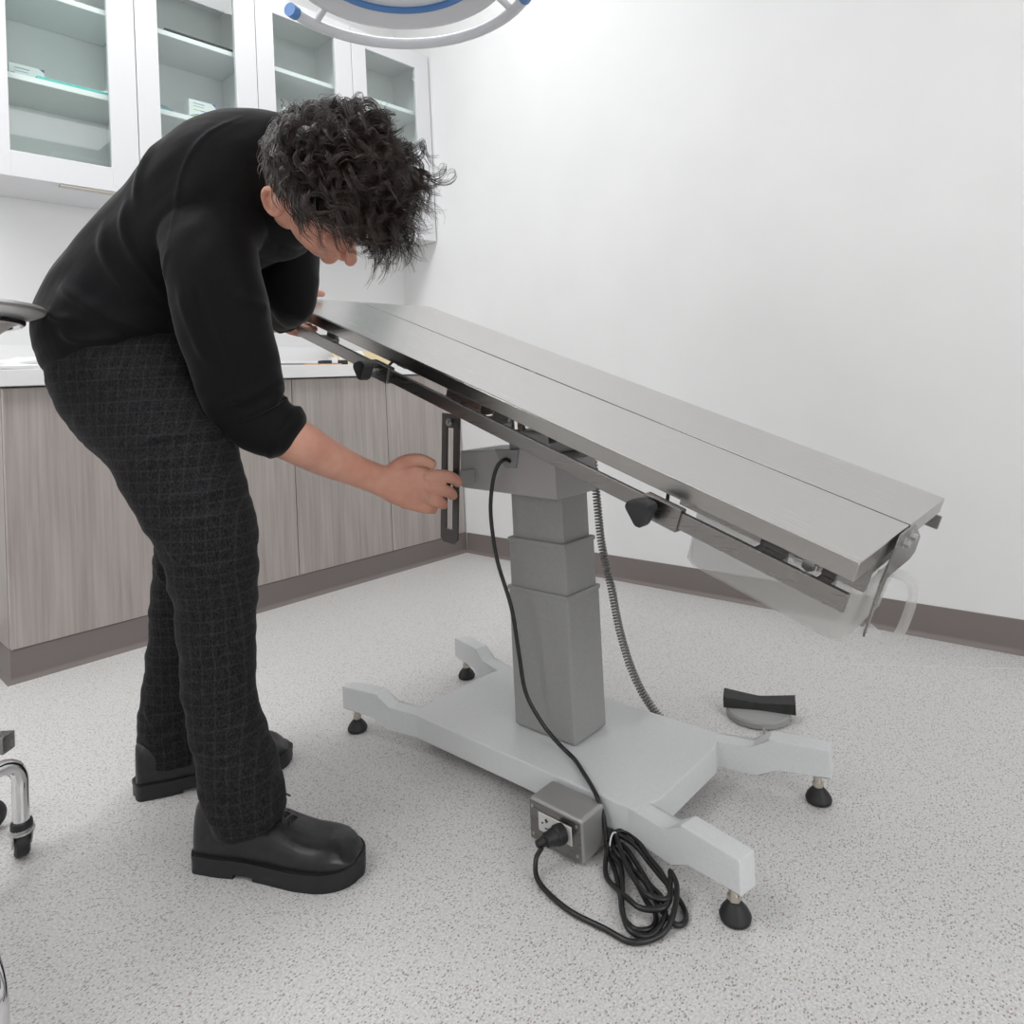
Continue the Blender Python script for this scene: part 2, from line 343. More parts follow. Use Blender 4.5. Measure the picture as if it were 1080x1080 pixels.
# plinth wrapped in brown cove base
t = thing('plinth', 'brown vinyl-covered plinth under the grey base cabinets', 'plinth', (-.93, .19, 0))
g = G().box(CX0+.001, -.004, .004, .39, .0, HK+.0015)
g.obj('core', M['base'], t)
prof = [(0, 0), (.013, 0), (.0115, .004), (.006, .010), (.003, .018), (.002, HK-.003), (.0, HK)]
V = []; F = []; n = len(prof)
path = [(-.004, .004, 0, -1), (CX0+.001, .004, -1, -1), (CX0+.001, .39, -1, 0)]
for X_, Y_, nx, ny in path:
    for d, z in prof: V.append((X_+nx*d, Y_+ny*d, z))
for j in range(2):
    for i in range(n-1): F.append((j*n+i, j*n+i+1, (j+1)*n+i+1, (j+1)*n+i))
G().add(V, F).obj('vinyl_skirt', M['base'], t)
t = thing('worktop', 'white worktop with backsplash over the grey base cabinets', 'worktop', (-.93, .19, HC))
G().box(CX0-.015, -.001, -.022, .396, HC, .930, .003).obj('slab', M['counter'], t)
G().box(CX0-.015, -.001, .383, .3955, .9305, 1.034, .002).obj('backsplash', M['counter'], t)

# ------------------------------------------------------------------ upper cabinets with glass doors
ZU0, ZU1, YU = 1.554, 2.497, .1125
uplab = ['white wall cabinet with glass door holding green boxes, leftmost of the row', 'white wall cabinet with glass door holding an upright green-white carton', 'white wall cabinet with glass door holding pump bottles', 'white wall cabinet with glass door and empty shelves beside right wall']
for i, ((x0, x1), lab) in enumerate(zip(UX, uplab)):
    t = thing('wall_cabinet', lab, 'wall cabinet', ((x0+x1)/2, .396, ZU0), group='white wall cabinets')
    e = .0006; w_ = .017; yb = .3955
    G().box(x0+e, x0+w_, YU+.022, yb, ZU0, ZU1).box(x1-w_, x1-e, YU+.022, yb, ZU0, ZU1).box(x0+w_, x1-w_, YU+.022, yb, ZU0+.012, ZU0+.03).box(x0+w_, x1-w_, YU+.022, yb, ZU1-.018, ZU1).box(x0+w_, x1-w_, yb-.006, yb, ZU0+.03, ZU1-.018).obj('body', M['shelfw'], t)
    for z in (1.885, 2.190):
        G().box(x0+w_+.001, x1-w_-.001, YU+.036, yb-.008, z, z+.020, .0015, seg=1).obj('shelf', M['shelfw'], t)
    for zz in ([1.70+.032*k for k in range(4)]+[1.975+.032*k for k in range(4)]) if i < 2 else [1.975, 2.007]:
        G().lathe([(.0028, 0), (.0028, .0008)], 8, Matrix.Translation((x1-w_, .34, zz)) @ Matrix.Rotation(-pi/2, 4, 'Y')).obj('shelf_pin_hole', M['grey_plastic'], t)
    # door frame with bevelled inner edge
    f0, f1, h0, h1 = x0+.0015, x1-.0015, ZU0-.001, ZU1-.001
    gx0, gx1, gz0, gz1 = x0+.079, x1-.090, 1.637, 2.416
    if i: gx1 = x1-.089
    g = G(); yf, yk = YU, YU+.02
    g.box(f0, gx0, yf, yk, h0, h1, .0012, seg=1).box(gx1, f1, yf, yk, h0, h1, .0012, seg=1).box(gx0-.001, gx1+.001, yf, yk, h0, gz0, .0012, seg=1).box(gx0-.001, gx1+.001, yf, yk, gz1, h1, .0012, seg=1)
    dr = g.obj('door', M['white'], t)
    G().box(gx0-.0005, gx1+.0005, yf+.010, yf+.0135, gz0-.0005, gz1+.0005).obj('glass_pane', M['glass'], dr)
    if i == 0:
        G().box(x0+.215, x0+.385, YU+.003, YU+.03, ZU0-.008, ZU0-.0015, .001, seg=1).obj('finger_pull', M['brass'], dr)
    if i == 3:
        G().lathe([(.009, 0), (.009, .004)], 16, Matrix.Translation((gx1-.004, YU+.012, 2.36)) @ Matrix.Rotation(-pi/2, 4, 'X')).obj('hinge_cup', M['screw'], dr)
    # panel under the body
    G().box(x0+e, x1-e, YU+.022, yb, ZU0+.002, ZU0+.012).obj('bottom_panel', M['white'], t)
# ------------------------------------------------------------------ things in and on the cabinets
def carton(name, label, cat, x, y, z, w_, d_, h_, rz, base, group=None, decor=True):
    t = thing(name, label, cat, (x, y, z), group, radians(rz))
    G().box(-w_/2, w_/2, -d_/2, d_/2, 0, h_, .0012, seg=1).obj('box', base, t, local=True)
    if decor:
        yy = -d_/2-.0004
        def strip(nm, poly, mat):
            V = [(a, yy, b) for a, b in poly]+[(a, yy+.0004, b) for a, b in poly]; n = len(poly)
            F = [tuple(range(n)), tuple(range(n, 2*n))]+[(k, (k+1) % n, n+(k+1) % n, n+k) for k in range(n)]
            G().add(V, F).obj(nm, mat, t, local=True)
        arc = [(-w_/2*.95+w_*.95*k/12, h_*(.10+.24*sin(pi*(k+1.5)/15))) for k in range(13)]
        strip('green_band', [(-w_/2*.95, h_*.03), (w_/2*.95, h_*.03)]+arc[::-1], M['lime'])
        strip('blue_arc', [(a, b+.001) for a, b in arc[:5]]+[(a, b+h_*.045) for a, b in arc[:5]][::-1], M['blue_ink'])
        strip('blue_rule', [(-w_*.10, h_*.52), (w_*.30, h_*.52), (w_*.30, h_*.55), (-w_*.10, h_*.55)], M['blue_ink'])
        strip('green_rule', [(-w_*.34, h_*.52), (-w_*.12, h_*.52), (-w_*.12, h_*.555), (-w_*.34, h_*.555)], M['lime'])
        strip('print_line', [(-w_*.34, h_*.82), (w_*.08, h_*.82), (w_*.08, h_*.85), (-w_*.34, h_*.85)], M['bluegrey'])
        strip('print_line', [(-w_*.34, h_*.70), (w_*.05, h_*.70), (w_*.05, h_*.72), (-w_*.34, h_*.72)], M['bluegrey'])
        strip('blue_corner', [(w_/2*.7, h_*.99), (w_/2*.98, h_*.99), (w_/2*.98, h_*.86)], M['blue_ink'])
    return t
SH1, SH2, SB = 1.9055, 2.2105, ZU0+.0305
carton('carton', 'white carton with green wave print standing beside teal glass plate', 'box', -1.70, .30, SH1, .105, .05, .085, 0, M['paper'])
carton('carton', 'white carton with green wave print standing behind the second glass door', 'box', -1.135, .215, SH1, .105, .05, .085, 0, M['paper'])
carton('carton', 'flat blue and white carton lying beside the second cabinet\'s upright carton', 'box', -1.00, .20, SH1, .09, .14, .022, 12, M['blue_ink'], decor=False)
G().box(-1.70, -1.43, .155, .25, SH1+.0005, SH1+.012, .002).obj('glass_plate', M['cyan_tray'], label='teal glass plate lying on the leftmost cabinet\'s middle shelf', category='plate')
def rag(name, label, cat, c, r, mat, seed):
    g = G().ell((0, 0, 0), (Vector((1, 0, 0)), Vector((0, 1, 0)), Vector((0, 0, 1))), (1, 1, 1), 28)
    V = []
    for v in g.v:
        k = 1+.35*noise.noise(v*2.2+Vector((seed, 0, 0)))+.15*noise.noise(v*6+Vector((0, seed, 0)))
        q = Vector((v.x*r[0]*k, v.y*r[1]*k, max(0, v.z*r[2]*k+r[2]*.6))); V.append(q+Vector(c))
    g.v = V; return g.obj(name, mat, angle=80, label=label, category=cat)
rag('pouch', 'crumpled blue-grey pouch beside the upright carton, left cabinet', 'pouch', (-1.785, .27, SH1), (.055, .04, .03), M['bluegrey'], 1.)
rag('pouch', 'crumpled blue-grey pouch at the left of the second cabinet', 'pouch', (-1.28, .24, SH1), (.05, .04, .028), M['bluegrey'], 5.)
rag('film_wrap', 'crumpled clear-white wrap on the teal glass plate', 'wrap', (-1.463, .2, SH1+.012), (.035, .025, .014), M['paper'], 9.)
for x, w_, h_, mt, lb in ((-1.64, .085, .028, 'green_box', 'light green box, widest on the leftmost cabinet floor'), (-1.562, .05, .024, 'teal_box', 'small teal box between the green and the grey boxes'), (-1.475, .07, .026, 'bluegrey', 'grey-blue flat box, rightmost on the leftmost cabinet floor')):
    t = thing('small_box', lb, 'box', (x, .19, SB)); G().box(x-w_/2, x+w_/2, .16, .22, SB+.0005, SB+h_*.8, .001, seg=1).obj('tray', M[mt], t)
    G().box(x-w_/2-.001, x+w_/2+.001, .159, .221, SB+h_*.8, SB+h_, .001, seg=1).obj('lid', M[mt], t)
t = thing('tablet_computer', 'thin black tablet leaning flat on the second cabinet\'s upper shelf', 'tablet', (-1.15, .2, SH2))
G().box(-1.285, -1.02, .148, .26, SH2+.0005, SH2+.010, .003).obj('shell', M['black_plastic'], t)
G().box(-1.275, -1.03, .156, .252, SH2+.0101, SH2+.0108).obj('screen', M['dark'], t)
def bottle(x, y, z, r, h, mat, capm, label, pump=True, band=None):
    t = thing('pump_bottle', label, 'bottle', (x, y, z), 'pump bottles in the third wall cabinet')
    T = Matrix.Translation((x, y, z+.0005))
    G().lathe([(r*.9, 0), (r, .005), (r, h*.70), (r*.8, h*.78), (r*.35, h*.84), (r*.35, h*.88)], 24, T).obj('body', mat, t)
    G().lathe([(r*.42, h*.88), (r*.42, h*.94), (r*.15, h*.95), (r*.15, h)], 16, T).tube([(x, y, z+h), (x-.012, y-.012, z+h+.003), (x-.025, y-.025, z+h-.003)], .004, 8).obj('cap', capm, t)
    G().lathe([(r*1.012, h*.2), (r*1.012, h*.6)], 24, T, cap=False).obj('printed_band', band or M['lime'], t)
bottle(-.822, .24, SH1, .022, .13, M['paper'], M['paper'], 'slim bottle with grey band, left of the two taller bottles', band=M['bluegrey'])
bottle(-.765, .22, SH1, .024, .19, M['paper'], M['grey_plastic'], 'slender bottle with lime band, middle of three bottles', band=M['lime'])
bottle(-.685, .23, SH1, .042, .20, M['paper'], M['paper'], 'wide white bottle with blue band, rightmost of three bottles', band=M['blue_ink'])
# worktop clutter
rag('plastic_wrap', 'crumpled clear-white plastic wrap on the left end of worktop', 'wrap', (-1.70, .17, .9305), (.16, .07, .030), M['paper'], 3.)
t = thing('paper_sheet', 'white paper sheet with grey print lying on the worktop left end', 'paper', (-1.66, .04, .9305))
G().box(-1.78, -1.55, -.015, .08, .9306, .9312).obj('sheet', M['paper'], t)
for k in range(3): G().box(-1.70, -1.62, .0+.02*k, .004+.02*k, .9313, .9316).obj('print_line', M['grey_plastic'], t)
t = thing('clamp_holder', 'black low bracket with white block standing on the worktop', 'holder', (-.66, .08, .9305))
G().box(-.725, -.680, .06, .10, .9306, .953, .002).box(-.645, -.600, .06, .10, .9306, .953, .002).box(-.69, -.635, .065, .095, .9306, .940, .001).obj('bracket', M['black_plastic'], t)
G().box(-.679, -.646, .066, .094, .9402, .966, .003).obj('white_block', M['paper'], t)
t = thing('kraft_envelope', 'open kraft cardboard sleeve leaning on the backsplash', 'envelope', (-.38, .3, .9305))
mt = frame((-.53, .23, .9315), (1, -.12, 0), (0, -.62, .78))
G().box(0, .34, 0, .12, 0, .006, .001, mt, 1).obj('sleeve', M['kraft'], t)
G().box(.02, .16, .05, .118, .0062, .0082, .0005, mt, 1).obj('inner_sheet', M['paper'], t)
t = thing('flat_carton', 'long low white carton lying across the worktop', 'box', (-.72, .27, .9305))
mt = Matrix.Translation((-.74, .27, .9306)) @ Matrix.Rotation(radians(6), 4, 'Z')
G().box(-.22, .22, -.05, .05, 0, .028, .002, mt).obj('box', M['paper'], t)
G().box(-.221, .221, -.051, -.0505, .012, .020, 0, mt).obj('grey_stripe', M['steel_edge'], t)
G().box(-.85, -.68, -.012, -.004, .9306, .9346, .001).obj('wooden_stick', new_mat('pale_wood', (.75, .5, .3), .6), label='thin pale wooden stick on the worktop front edge', category='stick')

# ------------------------------------------------------------------ operating table
TC = Vector((-1.195, -1.545, 0))
TY = .013477868
tb = thing('operating_table', 'tilted stainless steel veterinary operating table on white H-shaped base', 'operating table', TC)
RZ = Matrix.Translation(TC) @ Matrix.Rotation(TY, 4, 'Z') @ Matrix.Translation(-TC)
def sub(root_parent, g, name, mat, **k): return g.obj(name, mat, root_parent, **k)
ZB0, ZB1 = .030, .082
# plate
yc = -1.545; hx = .160
g = G()
poly = [(-hx, .285), (-hx, -.290), (-.105, -.308), (.105, -.308), (hx, -.290), (hx, .285), (.105, .303), (-.105, .303)]
g.prism([(a+TC.x, b+yc) for a, b in poly], ZB0, ZB1, RZ, .004)
g.obj('base_plate', M['powder'], tb)
for sx in (-1, 1):
    for sy in (-1, 1):
        ang = radians(12)
        # arm profile in (s, z), s outwards
        pr_ = [(-.045, ZB0+.001), (.085, ZB0+.001), (.118, .055), (.215, .055), (.215, .1085), (.107, .1085), (.073, ZB1-.001), (-.045, ZB1-.001)]
        o = Vector((TC.x+sx*.1435, yc+sy*.290, 0)); dvec = Vector((sx*sin(ang), sy*cos(ang), 0))
        mt = RZ @ frame(o, dvec, Vector((0, 0, 1)).cross(dvec)*-1)
        mt2 = Matrix.Identity(4); side = Vector((0, 0, 1)).cross(dvec)
        mt2 = Matrix((dvec, Vector((0, 0, 1)), side)).transposed().to_4x4(); mt2.translation = o
        arm = G().prism(pr_, -.019, .019, RZ @ mt2, .0035).obj('base_arm', M['powder'], tb)
        p = RZ @ (o+dvec*.188)
        G().lathe([(.0075, .022), (.0075, .055)], 16, Matrix.Translation(p)).lathe([(.0105, .030), (.0105, .038)], 6, Matrix.Translation(p)).obj('stem', M['brass'], arm)
        G().lathe([(.018, .0005), (.0225, .002), (.0235, .0075), (.0195, .016), (.012, .025), (.009, .028)], 32, Matrix.Translation(p)).obj('rubber_foot', M['rubber'], arm)
# lifting column, three nested sections
def section(name, hx_, hy_, z0, z1, mat=M['powder_grey'], bev=.006, lip=True):
    g = G().box(TC.x-hx_-.005, TC.x+hx_-.005, -1.555-hy_, -1.555+hy_, z0, z1, bev, RZ, 3)
    if lip: g.box(TC.x-hx_-.0065, TC.x+hx_-.0035, -1.555-hy_-.0015, -1.555+hy_+.0015, z1-.010, z1+.0005, .003, RZ, 2)
    g.obj(name, mat, tb)
section('lower_column', .0555, .081, ZB1+.0015, .381)
section('middle_column', .052, .077, .12, .484)
section('upper_column', .046, .070, .14, .60, lip=False)
# head block: long grey box with chamfered top and a cable mouth
g = G()
mt = Matrix(((0, 0, 1, 0), (1, 0, 0, 0), (0, 1, 0, 0), (0, 0, 0, 1)))  # local (x,y,z)->(y,z,x)
prof = [(-1.637, .577), (-1.362, .585), (-1.362, .668), (-1.50, .672), (-1.56, .680), (-1.637, .655)]
g.prism(prof, -1.275, -1.135, RZ @ mt, .005)
hb = g.obj('head_block', M['head_grey'], tb)
G().prism([(-1.545, .675), (-1.475, .675), (-1.490, .650), (-1.505, .636), (-1.535, .636), (-1.538, .655)], -1.2785, -1.262, RZ @ mt, .002).obj('cable_mouth', M['grey_plastic'], hb)
G().box(-1.265, -1.145, -1.62, -1.50, .665, .715, .012, RZ, 3).obj('pivot_housing', M['grey_plastic'], hb)

# tilted top frame: s uphill from the low end, t across, n up from the surface
TH = radians(20.1); EY = Vector((-sin(TY), cos(TY), 0)); ET = Vector((cos(TY), sin(TY), 0))
ES = EY*cos(TH)+Vector((0, 0, sin(TH))); EN = -EY*sin(TH)+Vector((0, 0, cos(TH)))
TO = Vector((-1.195, -2.244, .576))
TM = Matrix((ES, ET, EN)).transposed().to_4x4(); TM.translation = TO      # columns: s, t, n
def P(s, t, n): return TO+ES*s+ET*t+EN*n
for side, nm in ((-1, 'top_panel'), (1, 'top_panel')):
    t0, t1 = (-.25, -.0035) if side < 0 else (.0035, .25)
    g = G().box(0, 1.405, t0, t1, -.0025, 0, .0009, TM, 2)
    to = t0 if side < 0 else t1-.0022; ti = t1-.002 if side < 0 else t0
    pn = g.obj(nm, M['steel'], tb)
    g = G().box(0, 1.405, to, to+.0022, -.027, -.0022, .0008, TM, 1)
    g.box(0, .0022, t0+.002, t1-.002, -.027, -.0022, .0006, TM, 1).box(1.4028, 1.405, t0+.002, t1-.002, -.027, -.0022, .0006, TM, 1)
    g.box(0.002, 1.403, ti, ti+.002, -.022, -.0022, .0006, TM, 1)
    g.box(.004, 1.401, min(to, to)+.002 if side < 0 else to-.012, to+.014 if side < 0 else to, -.027, -.0255, 0, TM)
    g.obj('folded_edge', M['steel_lip_shaded'], pn)
# underframe
g = G()
for t0 in (-.115, .09): g.box(.12, 1.30, t0, t0+.025, -.062, -.024, .002, TM)
for s0 in (.06, .42, .90, 1.28): g.box(s0, s0+.03, -.235, .235, -.034, -.0235, .001, TM)
g.obj('underframe', M['steel2'], tb)
for side in (-1, 1):
    ta = side*.27
    rl = G().box(-.004, 1.385, min(ta, ta-side*.010), max(ta, ta-side*.010), -.061, -.0365, .0015, TM).obj('side_rail', M['steel2'], tb)
    for s0 in (.022, .085, .60, 1.155, 1.32):
        w_ = .018 if s0 < .03 else .038
        a, b = sorted((side*.252, ta-side*.0098))
        a2, b2 = sorted((side*.225, ta-side*.0098))
        G().box(s0, s0+w_, a2, b2, -.0575, -.0405, .001, TM).box(s0, s0+w_, min(side*.228, side*.236), max(side*.228, side*.236), -.0405, -.024, .001, TM).obj('rail_post', M['grey_plastic'] if s0 > 1 else M['steel2'], rl)
    for s0 in (.225, .905):
        a, b = sorted((ta-side*.013, ta+side*.004))
        cl = G().box(s0, s0+.062, a, b, -.066, -.032, .0015, TM).obj('rail_clamp', M['steel2'], rl)
        # triangular knob
        kp = [(-.026, .010), (-.020, .020), (.0, .024), (.020, .020), (.026, .010), (.006, -.024), (-.006, -.024)]
        c_ = P(s0+.045, ta+side*.030, -.050)
        down = Vector((0, 0, 1))
        zax = ET*side; xax = (EY*1.0); yax = Vector((0, 0, 1))
        mk = Matrix((xax, yax, zax)).transposed().to_4x4(); mk.translation = c_
        G().prism([(a*.85, b*.85) for a, b in kp], -.014, .014, mk, .006).obj('clamp_knob', M['black_plastic'], cl)
        G().tube([P(s0+.045, ta, -.050), P(s0+.045, ta+side*.02, -.050)], .006, 10).obj('bolt', M['screw'], cl)
        G().tube([P(s0+.03, ta-side*.012, -.045), P(s0+.055, side*.215, -.030)], .0028, 8).obj('lock_rod', M['dark'], cl)
# hanging slotted adjustment strut (steel link) by the head block
sx0 = -1.341
def yz(g, poly, x0, x1, bev=.0008): return g.prism(poly, x0, x1, mt, bev)
g = G()
st = Vector((0, -1.411, .755)); sb = Vector((0, -1.386, .477)); dd = (st-sb).normalized(); qq = Vector((0, -dd.z, dd.y))
def Q(a, b): v = sb+dd*a+qq*b; return (v.y, v.z)
Ls = (st-sb).length
yz(g, [Q(.0, -.018), Q(.008, -.027), Q(Ls, -.027), Q(Ls, -.010), Q(.03, -.010), Q(.030, .010), Q(Ls, .010), Q(Ls, .027), Q(.010, .027), Q(0, .018)], sx0, sx0+.004, 0)
yz(g, [Q(Ls-.03, -.010), Q(Ls, -.010), Q(Ls, .010), Q(Ls-.03, .010)], sx0, sx0+.004, 0)
sto = g.obj('slotted_strut', new_mat('dark_steel', (.16, .15, .145), .35, 1.), tb)
p = Vector((sx0-.001, *Q(Ls-.018, .0)))
G().lathe([(.009, 0), (.009, .004), (.0055, .004), (.0055, .008)], 6, frame(p, (0, 1, 0), (-1, 0, 0))).obj('bolt', M['screw'], sto)
kc = Vector((sx0-.012, *Q(.139, 0)))
# lobed hand knob the person is turning
lob = []
for k in range(60):
    a = 2*pi*k/60; r_ = .0185+.0032*cos(5*a); lob.append((r_*cos(a), r_*sin(a)))
G().prism(lob, .0, .016, frame(kc, (0, 1, 0), (-1, 0, 0)), .003).obj('star_knob', M['black_plastic'], sto)
G().tube([kc+Vector((.0, 0, 0)), Vector((-1.268, kc.y, kc.z))], .006, 12).obj('threaded_rod', M['screw'], sto)
G().box(sx0+.005, sx0+.075, kc.y-.012, kc.y+.012, kc.z-.014, kc.z+.014, .002).obj('strut_bracket', M['head_grey'], hb)
# bracket from strut top to underframe, hook ring, hinge uprights, actuator
g = G().box(.750, .80, -.205, -.155, -.075, -.024, .002, TM).box(.70, .755, -.205, -.199, -.085, -.024, .001, TM)
g.obj('hinge_bracket', M['steel2'], tb)
G().tube([P(.655, -.20, -.050)+EY*.011*cos(2*pi*k/20)+Vector((0, 0, .011*sin(2*pi*k/20))) for k in range(20)], .004, 8, closed=True).box(.645, .665, -.204, -.196, -.040, -.022, 0, TM).obj('hook_ring', M['steel2'], tb)
G().tube([P(.695, -.20, -.045), P(.695, -.155, -.045)], .017, 20).obj('bushing', new_mat('dark_bushing', (.1, .09, .085), .4, 1.), tb)
g = G()
for yy in (-1.535, -1.505):
    for xx in (-1.255, -1.155): g.box(xx-.005, xx+.005, yy-.007, yy+.007, .70, .79, .001, RZ)
g.box(-1.27, -1.14, -1.545, -1.495, .785, .80, .001, RZ)
g.obj('pivot_yoke', M['steel2'], tb)
g = G().box(.30, .52, -.075, .03, -.088, -.032, .006, TM)
act = g.obj('tilt_actuator', M['head_grey'], tb)
G().box(.36, .378, -.0785, -.0755, -.082, -.042, .001, TM).obj('switch', M['black_plastic'], act)
G().box(.335, .35, -.0785, -.0755, -.080, -.070, .001, TM).obj('label_plate', M['brass'], act)
G().prism([(-.02, .0), (.03, .012), (.012, -.03)], -.01, .01, TM @ Matrix.Translation((.56, -.13, -.052)) @ Matrix.Rotation(pi/2, 4, 'X'), .003).obj('lever', M['black_plastic'], act)
# end bracket at the low end
mE = Matrix((ET, EN, ES)).transposed().to_4x4(); mE.translation = TO   # local (t, n, s)
g = G().prism([(-.092, .0065), (-.010, .0065), (.070, -.030), (.072, -.058), (.045, -.064), (-.094, -.060)], -.0085, -.0055, mE, .0008)
g.prism([(-.092, .006), (-.085, .006), (-.100, -.150), (-.106, -.140), (-.118, -.060)], -.0088, -.0058, mE, .0005)
eb = g.obj('end_bracket', M['steel2'], tb)
for t_, n_ in ((-.052, -.014), (-.018, -.010)):
    G().lathe([(.010, .006), (.010, .009), (.0055, .009), (.0055, .016)], 6, mE @ Matrix.Translation((t_, n_, 0)) @ Matrix.Rotation(pi, 4, 'X')).obj('bolt', M['screw'], eb)
G().box(.004, .05, -.16, .08, -.050, -.030, .001, TM).obj('cross_member', M['steel2'], tb)
G().tube([P(.045, -.235, -.034), P(.075, -.235, -.036)], .006, 10).tube([P(.055, -.245, -.034), P(.055, -.225, -.034)], .009, 6).obj('cross_bolt', M['screw'], tb)
# socket box bolted against the base
ob = G().box(-1.4265, -1.359, -1.782, -1.664, .0045, .0785, .007, None, 3).obj('socket_box', M['head_grey'], tb)
ob.data.materials[0] = new_mat('cast_aluminium', (.40, .395, .385), .4, .5)
G().box(-1.4285, -1.4262, -1.779, -1.667, .008, .074, .0008, None, 1).obj('face_plate', M['steel2'], ob)
G().box(-1.4305, -1.4285, -1.762, -1.688, .030, .062, .0009, None, 1).obj('outlet', new_mat('outlet_white', (.62, .62, .60), .5), ob)
g = G()
for yy in (-1.707, -1.743):
    g.box(-1.4311, -1.4304, yy-.0012, yy+.0012, .049, .056).box(-1.4311, -1.4304, yy-.004, yy+.003, .0515, .0535).box(-1.4311, -1.4304, yy-.0035, yy+.0035, .038, .040)
    g.tube([(-1.4304, yy+.009, .046), (-1.4312, yy+.009, .046)], .0018, 10)
g.obj('outlet_slots', M['dark'], ob)
g = G()
for yy, zz in ((-1.674, .018), (-1.772, .018), (-1.674, .066), (-1.772, .066)): g.tube([(-1.4283, yy, zz), (-1.4296, yy, zz)], .0026, 10)
g.obj('screws', M['screw'], ob)

# power cord: from the head block down to the floor, bundled, and plugged into the socket box
cd = thing('power_cord', 'black power cord hanging off the head block, bundled and plugged in', 'cord', (-1.42, -1.85, 0))
R_ = .0042
hang = [(-1.272, -1.520, .648), (-1.292, -1.518, .656), (-1.306, -1.507, .640), (-1.310, -1.494, .597), (-1.312, -1.489, .538), (-1.312, -1.501, .450), (-1.312, -1.535, .358), (-1.311, -1.549, .266), (-1.308, -1.560, .19), (-1.300, -1.594, .135), (-1.292, -1.630, .101), (-1.297, -1.668, .0885), (-1.325, -1.712, .0885), (-1.352, -1.752, .088), (-1.364, -1.772, .080), (-1.367, -1.783, .055)]
b1 = [(-1.372, -1.790, .03), (-1.382, -1.80, .010), (-1.398, -1.822, .006), (-1.417, -1.842, .005), (-1.444, -1.866, .005), (-1.476, -1.893, .005), (-1.486, -1.920, .005), (-1.468, -1.938, .005), (-1.443, -1.929, .005), (-1.428, -1.903, .005), (-1.405, -1.872, .006)]
b2 = [(-1.385, -1.846, .013), (-1.372, -1.822, .014), (-1.375, -1.803, .016), (-1.388, -1.813, .016), (-1.40, -1.838, .014), (-1.440, -1.868, .014), (-1.474, -1.890, .014), (-1.497, -1.918, .010), (-1.484, -1.944, .006), (-1.447, -1.947, .013), (-1.418, -1.925, .014), (-1.405, -1.895, .014)]
b3 = [(-1.383, -1.856, .020), (-1.368, -1.828, .022), (-1.366, -1.806, .024), (-1.380, -1.812, .022), (-1.392, -1.852, .014), (-1.414, -1.893, .022), (-1.438, -1.934, .014), (-1.442, -1.962, .006), (-1.426, -1.969, .005), (-1.405, -1.955, .005), (-1.392, -1.925, .014), (-1.375, -1.88, .022), (-1.362, -1.845, .030), (-1.358, -1.815, .032)]
b4 = [(-1.362, -1.800, .030), (-1.376, -1.803, .028), (-1.392, -1.775+-.03, .020), (-1.421, -1.823, .005), (-1.444, -1.862, .012), (-1.458, -1.890, .020), (-1.462, -1.918, .020), (-1.443, -1.943, .022), (-1.414, -1.938, .022), (-1.388, -1.910, .026), (-1.372, -1.876, .030), (-1.352, -1.836, .036), (-1.350, -1.812, .036)]
b5 = [(-1.360, -1.802, .034), (-1.374, -1.816, .034), (-1.398, -1.845, .026), (-1.420, -1.878, .022), (-1.440, -1.914, .026), (-1.425, -1.940, .024), (-1.392, -1.926, .030), (-1.384, -1.922, .034), (-1.402, -1.943, .030), (-1.440, -1.957, .016), (-1.472, -1.955, .006), (-1.508, -1.930, .005), (-1.513, -1.885, .005), (-1.518, -1.820, .005), (-1.505, -1.752, .008), (-1.485, -1.728, .022), (-1.4735, -1.7325, .040)]
allp = hang+b1+b2+b3+b4+b5
G().tube(allp, R_, 10, smooth=6).obj('cable', M['cord'], cd, angle=80)
mp_ = frame((-1.431, -1.744, .047), (0, 0, 1), (-.92, .30, -.18))
G().lathe([(.0155, 0), (.0165, .006), (.0165, .014), (.014, .017), (.014, .022), (.012, .025), (.0115, .034), (.0075, .037), (.0085, .040), (.006, .046), (.0055, .052)], 20, mp_).obj('plug', M['rubber'], cd)
G().tube([(-1.372+.012*cos(a), -1.806, .022+.020*sin(a)) for a in [2*pi*k/24 for k in range(24)]], .0012, 6, closed=True).obj('wire_tie', M['paper'], cd)

# coiled cable
cc = [(-1.00, -1.527, .690), (-1.0, -1.531, .60), (-1.0, -1.536, .50), (-1.0, -1.541, .43), (-1.0, -1.552, .37), (-1.0, -1.563, .325), (-1.0, -1.572, .27), (-1.0, -1.583, .219), (-1.0, -1.602, .16), (-1.0, -1.627, .11), (-1.0, -1.655, .075), (-1.0, -1.69, .045), (-.998, -1.73, .022)]
Pp = catmull([Vector(p) for p in cc], 30); hel = []
acc = 0; turns = 0
for i in range(len(Pp)):
    T_ = (Pp[min(i+1, len(Pp)-1)]-Pp[max(i-1, 0)]).normalized(); u = T_.cross(Vector((1, 0, 0))).normalized(); v = T_.cross(u)
    if i: acc += (Pp[i]-Pp[i-1]).length
hel = []; L_ = 0; seg = [0]
for i in range(1, len(Pp)): L_ += (Pp[i]-Pp[i-1]).length; seg.append(L_)
NT = 104; ns = NT*10; j = 0
for k in range(ns+1):
    s_ = L_*k/ns
    while j < len(seg)-2 and seg[j+1] < s_: j += 1
    f_ = (s_-seg[j])/(seg[j+1]-seg[j]); c_ = Pp[j].lerp(Pp[j+1], f_)
    T_ = (Pp[j+1]-Pp[j]).normalized(); u = T_.cross(Vector((1, 0, 0))).normalized(); v = T_.cross(u)
    # turns closer together at the bottom
    ph = 2*pi*NT*((k/ns)**1.12)
    hel.append(c_+u*cos(ph)*.0078+v*sin(ph)*.0078)
cb = thing('coiled_cable', 'grey coiled cable hanging from the table down behind the base', 'cable', (-1.0, -1.73, 0))
G().tube(hel, .0025, 6).obj('coil', new_mat('grey_cable', (.25, .245, .235), .45), cb, angle=80)
